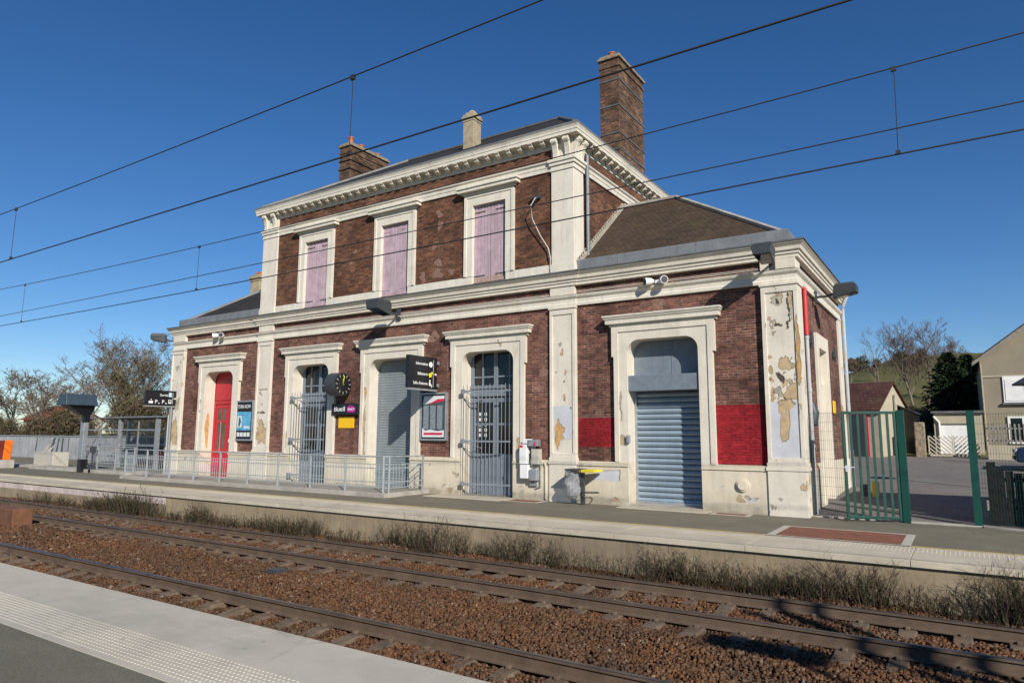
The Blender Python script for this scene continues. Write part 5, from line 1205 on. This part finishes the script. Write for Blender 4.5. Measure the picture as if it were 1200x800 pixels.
# small outbuilding with red tiles
zb = 0.75
def gabled(t, x0, x1, y0, y1, zb, ze, zr, wallm, roofm, over=0.2, axis='x'):
    mb = MB()
    if axis == 'x':
        ym = (y0+y1)/2
        mb.add([(x0, y0, zb), (x1, y0, zb), (x1, y1, zb), (x0, y1, zb), (x0, y0, ze), (x1, y0, ze), (x1, y1, ze), (x0, y1, ze), (x0, ym, zr), (x1, ym, zr)],
               [(0, 1, 5, 4), (2, 3, 7, 6), (1, 2, 6, 9, 5), (3, 0, 4, 8, 7)])
        w = build(mb, 'wall', wallm, t); s = (zr-ze)/(ym-y0); mb = MB()
        for sg in (0, 1):
            ya = y0-over if sg == 0 else y1+over; zz = ze-s*over+0.03
            mb.hexa([(x0-over, ya, zz), (x1+over, ya, zz), (x1+over, ym, zr+0.03), (x0-over, ym, zr+0.03), (x0-over, ya, zz+0.09), (x1+over, ya, zz+0.09), (x1+over, ym, zr+0.12), (x0-over, ym, zr+0.12)])
    else:
        xm = (x0+x1)/2
        mb.add([(x0, y0, zb), (x1, y0, zb), (x1, y1, zb), (x0, y1, zb), (x0, y0, ze), (x1, y0, ze), (x1, y1, ze), (x0, y1, ze), (xm, y0, zr), (xm, y1, zr)],
               [(0, 1, 5, 8, 4), (2, 3, 7, 9, 6), (1, 2, 6, 5), (3, 0, 4, 7)])
        w = build(mb, 'wall', wallm, t); s = (zr-ze)/(xm-x0); mb = MB()
        for sg in (0, 1):
            xa = x0-over if sg == 0 else x1+over; zz = ze-s*over+0.03
            mb.hexa([(xa, y0-over, zz), (xm, y0-over, zr+0.03), (xm, y1+over, zr+0.03), (xa, y1+over, zz), (xa, y0-over, zz+0.1), (xm, y0-over, zr+0.13), (xm, y1+over, zr+0.13), (xa, y1+over, zz+0.1)])
    rf = build(mb, 'roof', roofm, t)
    return w, rf
t = thing('outbuilding', (-3.4, 20.6, zb), 'small beige outbuilding with red tiled roof and gable behind the gate', 'outbuilding')
w, rf = gabled(t, -9.5, -3.4, 20.6, 24.6, zb-0.1, 3.05, 4.45, 'shedrender', 'redtile', 0.12)
build(MB().tube([(-3.30, 22.6, 2.2), (-3.30, 22.6, 3.9)], 0.06, 6), 'vent_pipe', 'soffit', w)
build(B(-4.75, -4.05, 20.56, 20.62, zb, 2.75), 'door', 'darkgrey', w); build(B(-4.0, -3.88, 20.55, 20.62, zb, 3.0), 'door_frame', 'posterred', w); build(B(-6.4, -5.2, 20.56, 20.62, 1.6, 2.7), 'window', 'glass', w)
build(B(-9.5, -3.35, 20.5, 20.6, 2.88, 3.02), 'fascia', 'posterred', w)
bpy.data.objects['outbuilding'].rotation_euler = (0, 0, R(-15))
t = thing('lean_to_shed', (-2.5, 23, 0.8), 'black lean-to shed against the gable of the small outbuilding', 'shed')
mb = MB(); mb.hexa([(-2.75, 23.2, 0.7), (-2.0, 22.6, 0.7), (-1.9, 25.4, 0.7), (-2.7, 25.4, 0.7), (-2.75, 23.2, 3.35), (-2.0, 22.6, 2.95), (-1.9, 25.4, 2.95), (-2.7, 25.4, 3.35)]); build(mb, 'wall', 'black', t)
mb = MB(); mb.hexa([(-2.8, 23.1, 3.38), (-1.93, 22.4, 2.95), (-1.83, 25.5, 2.95), (-2.72, 25.5, 3.38), (-2.8, 23.1, 3.44), (-1.93, 22.4, 3.01), (-1.83, 25.5, 3.01), (-2.72, 25.5, 3.44)]); build(mb, 'roof', 'darkgrey', t)
# rubble wall pier and garden wall
mb = MB(); mb.box(-1.98, -1.55, 21.3, 21.9, 0.7, 2.5)
tag(build(mb, 'stone_pier', 'rubble', bev=0.04), 'rough rubble stone pier beside the lattice gate', 'stone pier')
t = thing('garage', (-0.2, 24, 0.9), 'low beige garage with white door behind the lattice gate', 'garage')
mb = MB(); mb.box(-1.2, -0.92, 23.0, 26, 0.7, 2.95); mb.box(0.42, 0.80, 23.0, 26, 0.7, 2.95); mb.box(-0.92, 0.42, 23.0, 26, 2.45, 2.95); mb.box(-0.92, 0.42, 25.8, 26, 0.7, 2.45); build(mb, 'wall', 'shedrender', t)
build(B(-1.3, 0.9, 22.85, 26.1, 2.95, 3.06), 'roof', 'zinc_dark', t); build(B(-0.92, 0.42, 23.1, 23.15, 0.8, 2.45), 'garage_door', 'white', t)
mb = MB(); mb.tube([(-0.98, 22.93, 0.85), (-0.98, 22.93, 2.5), (-1.2, 22.93, 2.8)], 0.05, 8); build(mb, 'downpipe', 'white', t)
t = thing('lattice_gate', (-0.5, 21.6, 0.85), 'double wooden gate of slanted pale slats in front of the garage', 'gate')
mb = MB()
for s, xa, xb_ in ((1, -1.45, -0.45), (-1, -0.43, 0.57)):
    leaf = MB(); 
    for k in range(10):
        u = -0.9+0.19*k
        p = [(xa+max(0, u) if s > 0 else xb_-max(0, u)), 0]
        a0 = max(0.0, u); b0 = min(1.0, u+0.9)
        if b0 <= a0+0.03: continue
        z0 = 0.95+(a0-u); z1 = 0.95+(b0-u)
        X0, X1 = (xa+a0, xa+b0) if s < 0 else (xb_-a0, xb_-b0)
        leaf.tube([(X0, 21.6, z0), (X1, 21.6, z1)], 0.038, 4)
    leaf.box(xa, xb_, 21.58, 21.64, 0.90, 0.97); leaf.box(xa, xa+0.05, 21.58, 21.64, 0.9, 1.85); leaf.box(xb_-0.05, xb_, 21.58, 21.64, 0.9, 1.85)
    build(leaf, 'gate_leaf', 'lattice', t)
# two storey house at the right edge
t = thing('house', (5, 27, 0.8), 'beige rendered house with pitched roof and white roller blind at right edge', 'house')
w, rf = gabled(t, 0.90, 11.2, 24.5, 33.0, 0.6, 5.68, 9.65, 'houserender', 'browntile', 0.30, 'y')
mb = MB(); sl_ = (9.65-5.68)/(6.05-0.90)
mb.hexa([(0.58, 24.16, 5.68-0.32*sl_-0.12), (6.05, 24.16, 9.53), (6.05, 24.20, 9.53), (0.58, 24.20, 5.68-0.32*sl_-0.12), (0.58, 24.16, 5.68-0.32*sl_+0.05), (6.05, 24.16, 9.70), (6.05, 24.20, 9.70), (0.58, 24.20, 5.68-0.32*sl_+0.05)]); build(mb, 'bargeboard', 'greywood', rf)
mb = B(1.77, 3.3, 24.43, 24.5, 3.48, 4.76); wn1 = build(mb, 'window', 'white', w)
build(slats(2.52, 0.67, 3.56, 4.60, 0.05, 24.405, 0.01), 'roller_blind', 'white', wn1); build(B(1.70, 3.4, 24.34, 24.5, 3.38, 3.48), 'sill', 'zinc_dark', wn1)
w2 = build(B(1.83, 3.4, 24.43, 24.5, 1.48, 2.81), 'window', 'white', w)
mb = MB(); mb.box(1.96, 2.40, 24.42, 24.43, 1.58, 2.72); mb.box(2.50, 2.98, 24.42, 24.43, 1.58, 2.72); build(mb, 'pane', 'glass', w2)
build(B(0.885, 6, 24.46, 24.5, 4.74, 4.82), 'band_course', 'shedrender', w); build(MB().tube([(0.93, 24.4, 5.4), (0.93, 24.4, 0.9)], 0.045, 8), 'downpipe', 'stone', w)
t = thing('garden_fence', (3, 20.6, 0.8), 'pale picket fence on a low wall before the beige house', 'fence')
build(B(0.85, 8, 20.5, 20.75, 0.7, 1.45), 'low_wall', 'shedrender', t)
mb = MB()
for k in range(44): x = 0.9+0.16*k; mb.box(x, x+0.07, 20.58, 20.61, 1.52, 2.38)
mb.box(0.85, 8, 20.61, 20.66, 1.6, 1.68); mb.box(0.85, 8, 20.61, 20.66, 2.15, 2.22); build(mb, 'picket', 'greywood', t)
# dark blue car, only its nose in the picture
t = thing('parked_car', (3.4, 15.0, 0.6), 'dark blue parked car whose front shows at the right edge', 'car')
cz = 0.6
prof = [(1.55, 0.3), (1.5, 0.62), (1.62, 0.82), (2.5, 0.95), (3.05, 1.42), (4.4, 1.48), (5.2, 1.0), (5.7, 0.92), (5.75, 0.35)]
mb = MB(); mb.prism([(x, z+cz) for x, z in prof], lambda u, v, d: (u, d, v), 14.2, 15.9); build(mb, 'body', 'carblue', t, bev=0.08)
for x in (2.3, 5.0):
    for y in (14.2, 15.75): build(MB().tube([(x, y-0.02, 0.32+cz), (x, y+0.17, 0.32+cz)], 0.32, 18), 'wheel', 'rubber', t)
build(MB().prism([(2.72, 0.98+cz), (3.1, 1.36+cz), (4.35, 1.41+cz), (4.9, 1.02+cz)], lambda u, v, d: (u, d, v), 14.19, 15.91), 'window', 'glass', t)
for y in (14.25, 15.55): build(B(1.5, 1.58, y, y+0.3, 0.66+cz, 0.78+cz), 'headlight', 'galv', t, bev=0.02)
build(B(1.47, 1.53, 14.6, 15.5, 0.4+cz, 0.52+cz), 'grille', 'black', t)
# lantern of the yard, its hood cut by the edge
t = thing('yard_lantern', (1.55, 7.0, 0.3), 'dark yard lantern with pointed hood at the right edge', 'street lamp')
mb = MB(); mb.tube([(1.62, 7.0, 0.2), (1.62, 7.0, 2.9)], 0.05, 10); build(mb, 'post', 'darkgrey', t); build(MB().tube([(1.62, 7.0, 3.25), (1.62, 7.0, 3.29), (1.62, 7.0, 3.5)], [0.40, 0.40, 0.06], 12), 'hood', 'darkgrey', t); build(MB().tube([(1.62, 7.0, 2.9), (1.62, 7.0, 3.25)], [0.12, 0.17], 8), 'lantern_glass', 'clear', t)

# ================================================================== TREES
def tree(name, x, y, zb, H, spread, label, cat='tree', seed=0, trunkm='bark', twigm='twig', stems=1, levels=4, leafm=None, leafn=0, twr=0.012, dens=1.0, lean=0.0, low=0.25, grp=None):
    r = random.Random(seed); t = thing(name, (x, y, zb), label, cat, grp)
    T = MB(); TV = []; TF = []; LV = []; LF = []
    def twig(p, q, w0, w1):
        d = (q-p); a = d.cross(Vector((r.uniform(-1, 1), r.uniform(-1, 1), r.uniform(-1, 1)))).normalized(); b = d.cross(a).normalized(); o = len(TV)
        for (c_, w) in ((p, w0), (q, w1)):
            TV.extend([tuple(c_+a*w), tuple(c_-a*w*0.5+b*w*0.87), tuple(c_-a*w*0.5-b*w*0.87)])
        TF.extend([(o, o+1, o+4, o+3), (o+1, o+2, o+5, o+4), (o+2, o, o+3, o+5)])
    def leaf(p):
        o = len(LV); s = r.uniform(0.05, 0.11)*H/10; a = Vector((r.uniform(-1, 1), r.uniform(-1, 1), r.uniform(-1, 1))).normalized()*s; b = a.cross(Vector((r.uniform(-1, 1), r.uniform(-1, 1), r.uniform(-1, 1)))).normalized()*s*0.6
        LV.extend([tuple(p-a), tuple(p+b), tuple(p+a), tuple(p-b)]); LF.append((o, o+1, o+2, o+3))
    def branch(p, d, L, rad, lev):
        pts = [p]; n = 4 if lev < 2 else 3; dd = d
        for i in range(n):
            dd = (dd + Vector((r.uniform(-1, 1), r.uniform(-1, 1), r.uniform(-0.5, 0.9)))*(0.16 if lev < 2 else 0.25)).normalized()
            pts.append(pts[-1]+dd*(L/n))
        if lev <= 1: T.tube(pts, [rad*(1-0.55*i/n) for i in range(n+1)], 7 if lev == 0 else 5, cap=False)
        else:
            for i in range(n): twig(pts[i], pts[i+1], max(twr, rad*(1-0.6*i/n)), max(twr*0.8, rad*(1-0.6*(i+1)/n)))
        if lev >= levels:
            if leafn and r.random() < leafn: leaf(pts[-1]+Vector((r.uniform(-.2, .2), r.uniform(-.2, .2), r.uniform(-.2, .2))))
            return
        nc = {0: 9, 1: 6, 2: 5, 3: 4, 4: 3}[lev]; nc = max(2, round(nc*dens))
        for k in range(nc):
            f = (low if lev == 0 else 0.25)+(1-(low if lev == 0 else 0.25))*(k+r.random())/nc
            i = min(n-1, int(f*n)); q = pts[i].lerp(pts[i+1], f*n-i)
            ax = Vector((r.uniform(-1, 1), r.uniform(-1, 1), r.uniform(-0.2, 0.2))).normalized()
            up_ = 0.75 if lev == 0 else 0.35
            nd_ = (dd*0.55 + ax*spread*(0.9 if lev == 0 else 1.0) + Vector((0, 0, up_*0.5))).normalized()
            branch(q, nd_, L*(0.62 if lev == 0 else 0.6)*r.uniform(0.7, 1.15)*(1.15-0.45*f), rad*0.42*(1.1-0.4*f), lev+1)
    for s in range(stems):
        a = r.uniform(0, 6.28); k = 0.0 if stems == 1 else 0.22
        d = Vector((k*math.cos(a)+lean, k*math.sin(a), 1)).normalized()
        branch(Vector((x+(0.5*math.cos(a) if stems > 1 else 0), y+(0.5*math.sin(a) if stems > 1 else 0), zb-0.3)), d, H*(0.82 if stems == 1 else r.uniform(0.65, 0.85)), H*0.022 if stems == 1 else H*0.014, 0)
    build(T, 'trunk', trunkm, t, smooth=True, recalc=False)
    cr = mesh_obj('crown', TV, TF, MT[twigm], t, recalc=False)
    if LV: mesh_obj('foliage', LV, LF, MT[leafm], cr, recalc=False)
    return t
def shrub(name, x, y, zb, H, W, label, seed, mat='hedge', n=2600, cat='shrub', grp=None, leaf=0.10, stemm='bark'):
    thin = 0.55 if mat == 'hedge' else 0.16
    if mat == 'deadleaf': mat = 'thicket'; n = int(n*2.4); leaf *= 1.7
    r = random.Random(seed); t = thing(name, (x, y, zb), label, cat, grp); V = []; F = []
    lobes = [(r.uniform(-.55, .55)*W, r.uniform(-.4, .4)*W, r.uniform(0.3, 0.78)*H, r.uniform(0.28, 0.5)*min(W, H)) for _ in range(9)]
    for i in range(n):
        lx, ly, lz, lr = r.choice(lobes); d = Vector((r.gauss(0, 1), r.gauss(0, 1), r.gauss(0, 1))).normalized()*lr*r.uniform(0.55, 1.08)
        p = Vector((x+lx, y+ly, zb+lz))+d
        if p.z < zb+0.02: p.z = zb+r.uniform(0.02, 0.5)
        s = leaf*r.uniform(0.6, 1.5); a = Vector((r.gauss(0, 1), r.gauss(0, 1), r.gauss(0, 1))).normalized()*s; b = a.cross(Vector((r.gauss(0, 1), r.gauss(0, 1), r.gauss(0, 1)))).normalized()*s*thin; o = len(V)
        V.extend([tuple(p-a), tuple(p+b), tuple(p+a), tuple(p-b)]); F.append((o, o+1, o+2, o+3))
    mb = MB()
    for k in range(7): lx, ly, lz, lr = r.choice(lobes); mb.tube([(x+lx*0.2, y+ly*0.2, zb), (x+lx, y+ly, zb+lz)], [0.05, 0.02], 5)
    build(mb, 'trunk', stemm, t); mesh_obj('crown', V, F, MT[mat], t, recalc=False); return t
def conifer(x, y, zb, H, W, label, seed):
    r = random.Random(seed); t = thing('conifer', (x, y, zb), label, 'tree'); V = []; F = []
    build(MB().tube([(x, y, zb-0.3), (x, y, zb+H*0.95)], [0.22, 0.03], 8), 'trunk', 'bark', t)
    nl = 34
    for i in range(nl):
        f = i/(nl-1); z = zb+H*(0.04+0.93*f); R_ = W*(1-f)**0.75+0.12
        for k in range(9):
            a = r.uniform(0, 6.28); L = R_*r.uniform(0.65, 1.12)
            for s in range(12):
                u = (s+r.random())/12; p = Vector((x+math.cos(a)*L*u, y+math.sin(a)*L*u, z+0.25*u*L-0.42*u*u*L+r.uniform(-.12, .12)))
                for q in range(3):
                    d = Vector((math.cos(a+r.uniform(-1, 1)), math.sin(a+r.uniform(-1, 1)), r.uniform(-.5, .3))).normalized()*r.uniform(0.16, 0.34); b = d.cross(Vector((r.gauss(0, 1), r.gauss(0, 1), r.gauss(0, 1)))).normalized()*0.045; o = len(V)
                    V.extend([tuple(p-b), tuple(p+d*0.5+b), tuple(p+d), tuple(p+d*0.5-b)]); F.append((o, o+1, o+2, o+3))
    mesh_obj('crown', V, F, MT['needles'], t, recalc=False); return t
gL = 'bare trees beyond the left end of the platform'
tree('bare_tree', -57.5, 13, 0.0, 8.9, 0.75, 'tallest bare tree left of the station with yellow lichen on its trunk', seed=11, trunkm='bark_lichen', twigm='twig_red', stems=4, levels=4, leafm='deadleaf', leafn=0.28, twr=0.012, grp=gL, low=0.25, dens=1.0)
tree('bare_tree', -51.5, 15, 0.0, 7.9, 0.8, 'reddish bare tree closest to the left corner of the station', seed=12, twigm='twig_red', levels=4, leafm='deadleaf', leafn=0.4, twr=0.012, grp=gL, dens=0.9)
tree('bare_tree', -65.0, 14, 0.0, 7.6, 0.85, 'grey bare tree behind the dark information display', seed=13, levels=4, leafm='deadleaf', leafn=0.15, twr=0.013, grp=gL, dens=0.9)
tree('bare_tree', -72.5, 13, 0.0, 7.0, 0.9, 'grey bare tree with wide crown left of the display', seed=14, levels=4, leafm='deadleaf', leafn=0.2, twr=0.014, grp=gL, dens=0.9)
tree('bare_tree', -81.0, 14, 0.0, 7.4, 0.85, 'brownish bare tree standing at the left edge', seed=15, twigm='twig_red', levels=4, leafm='deadleaf', leafn=0.3, twr=0.019, grp=gL)
tree('bare_tree', -62.5, 24, 0.0, 9.0, 0.8, 'bare tree standing behind the yellow lichened one', seed=16, levels=4, twr=0.019, grp=gL)
tree('bare_tree', -92.0, 20, 0.0, 8.0, 0.8, 'distant bare tree beside the red roofed house', seed=17, twigm='twig_red', levels=4, twr=0.022, grp=gL)
gS = 'shrubs behind the grey panel fence'
shrub('brown_shrub', -60, 10.5, 0, 3.4, 3.2, 'rust brown thicket below the lichened tree', 21, 'deadleaf', 3600, grp=gS)
shrub('brown_shrub', -52, 11.5, 0, 4.2, 3.4, 'rust brown thicket beside the glass shelter', 22, 'deadleaf', 4200, grp=gS)
shrub('brown_shrub', -68, 10.5, 0, 3.0, 3.2, 'brown thicket behind the display pole', 23, 'deadleaf', 3400, grp=gS)
shrub('green_shrub', -72.5, 9.5, 0, 2.9, 2.6, 'dark green shrub above the panel fence at left', 24, 'hedge', 3000, grp=gS)
shrub('brown_shrub', -79, 10.5, 0, 3.6, 3.6, 'brown thicket above the orange panel', 25, 'deadleaf', 3400, grp=gS)
shrub('brown_shrub', -46, 13.5, 0, 4.4, 2.6, 'dense brown thicket next to the station corner', 26, 'deadleaf', 3600, grp=gS)
shrub('yellow_shrub', -47, 16.5, 0, 7.0, 2.2, 'ochre leaved tall shrub behind the exit sign', 27, 'deadleaf', 2600, grp=gS)
conifer(-55, 24, 0, 10.0, 2.6, 'dark conifer peeking out behind the left corner of the station', 28)
tree('bare_tree', -69.0, 19, 0.0, 7.6, 0.85, 'bare tree filling the gap behind the two grey ones', seed=18, levels=4, twr=0.016, grp=gL)
tree('bare_tree', -77.5, 18, 0.0, 7.2, 0.9, 'low bare tree behind the wide crowned grey one', seed=19, twigm='twig_red', levels=4, twr=0.016, grp=gL)
tree('bare_tree', -58.0, 20, 0.0, 7.0, 0.9, 'low bare tree behind the exit sign', seed=20, twigm='twig_red', levels=4, leafm='deadleaf', leafn=0.3, twr=0.015, grp=gL)
# houses far left
t = thing('house', (-90, 22, 0), 'far house with bright red tiled roof among the bare trees', 'house')
gabled(t, -94, -88, 20, 26, 0, 3.4, 4.95, 'shedrender', 'redtile_far', 0.3)
# trees on the right
gR = 'bare trees on the slope behind the yard'
tree('bare_tree', -2.75, 47, hill(-2.75, 47), 7.0, 0.62, 'big bare tree with several stems on the green slope', seed=31, stems=3, levels=4, twr=0.009, grp=gR, low=0.2, dens=1.0)
tree('bare_tree', -4.9, 46, hill(-4.9, 46), 5.2, 0.6, 'slender bare tree left of the many stemmed one', seed=32, stems=2, levels=4, twr=0.007, grp=gR, dens=0.75)
tree('bare_tree', -11.0, 75, hill(-11, 75), 3.2, 0.8, 'small distant bare tree beside the right side wall', seed=33, levels=4, twr=0.014, grp=gR)
tree('bare_tree', -8.7, 78, hill(-8.7, 78), 2.9, 0.9, 'low distant bare tree right of the station wall', seed=34, levels=4, twr=0.014, grp=gR)
tree('bare_tree', -0.4, 50, hill(-0.4, 50), 5.0, 0.75, 'bare tree with clumps of dead leaves above the conifer', seed=35, levels=4, twr=0.010, leafm='deadleaf', leafn=0.5, grp=gR)
conifer(-0.55, 37, hill(-0.5, 37), 4.4, 2.2, 'dark spreading conifer left of the beige house', 36)
conifer(0.45, 38, hill(0.5, 38), 4.2, 2.0, 'second dark conifer touching the gable of the beige house', 37)
shrub('brown_shrub', -1.6, 30, hill(-1.6, 30), 1.5, 1.6, 'low brown hedge behind the garage', 38, 'deadleaf', 1500, grp='low brown hedges behind the yard', leaf=0.06)
shrub('brown_shrub', -3.4, 32, hill(-3.4, 32), 1.4, 1.8, 'low brown hedge behind the outbuilding', 39, 'deadleaf', 1500, grp='low brown hedges behind the yard', leaf=0.06)

gH = 'hedges on the far slope'
for k, (hx, hy, hw) in enumerate(((-14, 118, 5.0), (-22, 122, 5.5), (-6.5, 112, 3.5))):
    shrub('hedge', hx, hy, hill(hx, hy), 2.2, hw, ('dark hedge on the slope left of the bare trees', 'dark hedge on the slope next to the station wall', 'dark hedge on the slope between the bare trees')[k], 60+k, 'hedge', 1500, 'hedge', gH, 0.22)
# ================================================================== OVERHEAD LINES
def wire(x0, x1, y, f, rad, step=2.0):
    n = int((x1-x0)/step); return MB().tube([(x0+(x1-x0)*i/n, y, f(x0+(x1-x0)*i/n)) for i in range(n+1)], rad, 6)
def line(y, fm, fc, drops, rm, rc, label, extra=None):
    t = thing('overhead_line', (0, y, 6), label, 'overhead line', 'overhead lines above the tracks')
    build(wire(-160, 60, y, fm, rm), 'messenger_wire', 'wire', t, smooth=True); build(wire(-160, 60, y, fc, rc), 'contact_wire', 'wire', t, smooth=True)
    if extra: build(wire(-160, 60, y, extra, rc*0.8), 'second_contact_wire', 'wire', t, smooth=True)
    for x in drops:
        mb = MB(); mb.tube([(x, y, fm(x)), (x+0.02, y, fm(x)-0.12), (x, y, fc(x)+0.1), (x, y, fc(x))], 0.006, 5); mb.box(x-0.03, x+0.03, y-0.02, y+0.02, fc(x)-0.0, fc(x)+0.05); mb.box(x-0.02, x+0.05, y-0.018, y+0.018, fm(x)-0.05, fm(x)+0.015)
        build(mb, 'dropper', 'wire', t)
line(-10.83, lambda x: 6.58+0.0006*(x+10)**2, lambda x: 5.48+0.0001*(x+8)**2, (-6.56, -16.8, -26.9, -36, -45), 0.0095, 0.0125, 'pair of overhead wires above the track nearest the camera')
line(-6.54, lambda x: 6.77+0.0011*(x+12)**2*0.8, lambda x: 5.59+0.00025*(x+14)**2, (-0.48, -16.85, -27.3, -37, -47), 0.0105, 0.0125, 'three overhead wires above the track nearer the station', lambda x: 5.97+0.0002*(x+14)**2)

# mast, lamp and sign added out of frame to throw shadows on the ballast
def shadow_lattice_mast(x, y, H, label, nm='shadow_caster_mast', w=0.22):
    t = thing(nm, (x, y, 0), label, 'mast', 'added shadow casters on the near platform'); mb = MB()
    for sx_ in (-w, w):
        for sy_ in (-w, w): mb.box(x+sx_-0.05, x+sx_+0.05, y+sy_-0.05, y+sy_+0.05, 0, H)
    n = int(H/0.5)
    for i in range(n):
        for s in (-w, w):
            mb.tube([(x-w, y+s, i*0.5), (x+w, y+s, i*0.5+0.5)], 0.025, 4); mb.tube([(x+s, y-w, i*0.5+0.5), (x+s, y+w, i*0.5)], 0.025, 4)
    build(mb, 'mast', 'galv', t); build(B(x-0.5, x+0.5, y-0.5, y+0.5, -0.1, 0.15), 'mast_foot', 'concrete', t); return t
t = shadow_lattice_mast(8.8, -14.6, 7.3, 'unseen lattice mast added at the right to shadow the ballast', w=0.26)
t = thing('shadow_caster_lamp', (6.9, -14.9, 0), 'lamp shaped shadow caster with wide flat head, added beyond the right edge', 'shadow caster')  # unlit and out of view, added for its shadow on the ballast
build(MB().tube([(6.9, -14.9, 0), (6.9, -14.9, 5.6)], [0.09, 0.06], 10), 'post', 'galv', t); build(B(6.2, 7.6, -15.2, -14.6, 5.6, 5.75), 'lamp_head', 'darkgrey', t, bev=0.03)
t = thing('shadow_caster_sign', (5.2, -15.0, 0), 'sign shaped shadow caster on two posts, added beyond the right edge', 'sign')  # invented panel out of view, added to cast a shadow on the track
build(B(4.6, 6.0, -15.05, -14.98, 2.6, 3.4), 'sign_panel', 'black', t); mb = MB(); mb.tube([(4.8, -15.02, 0), (4.8, -15.02, 2.6)], 0.04, 8); mb.tube([(5.8, -15.02, 0), (5.8, -15.02, 2.6)], 0.04, 8); build(mb, 'post', 'galv', t)
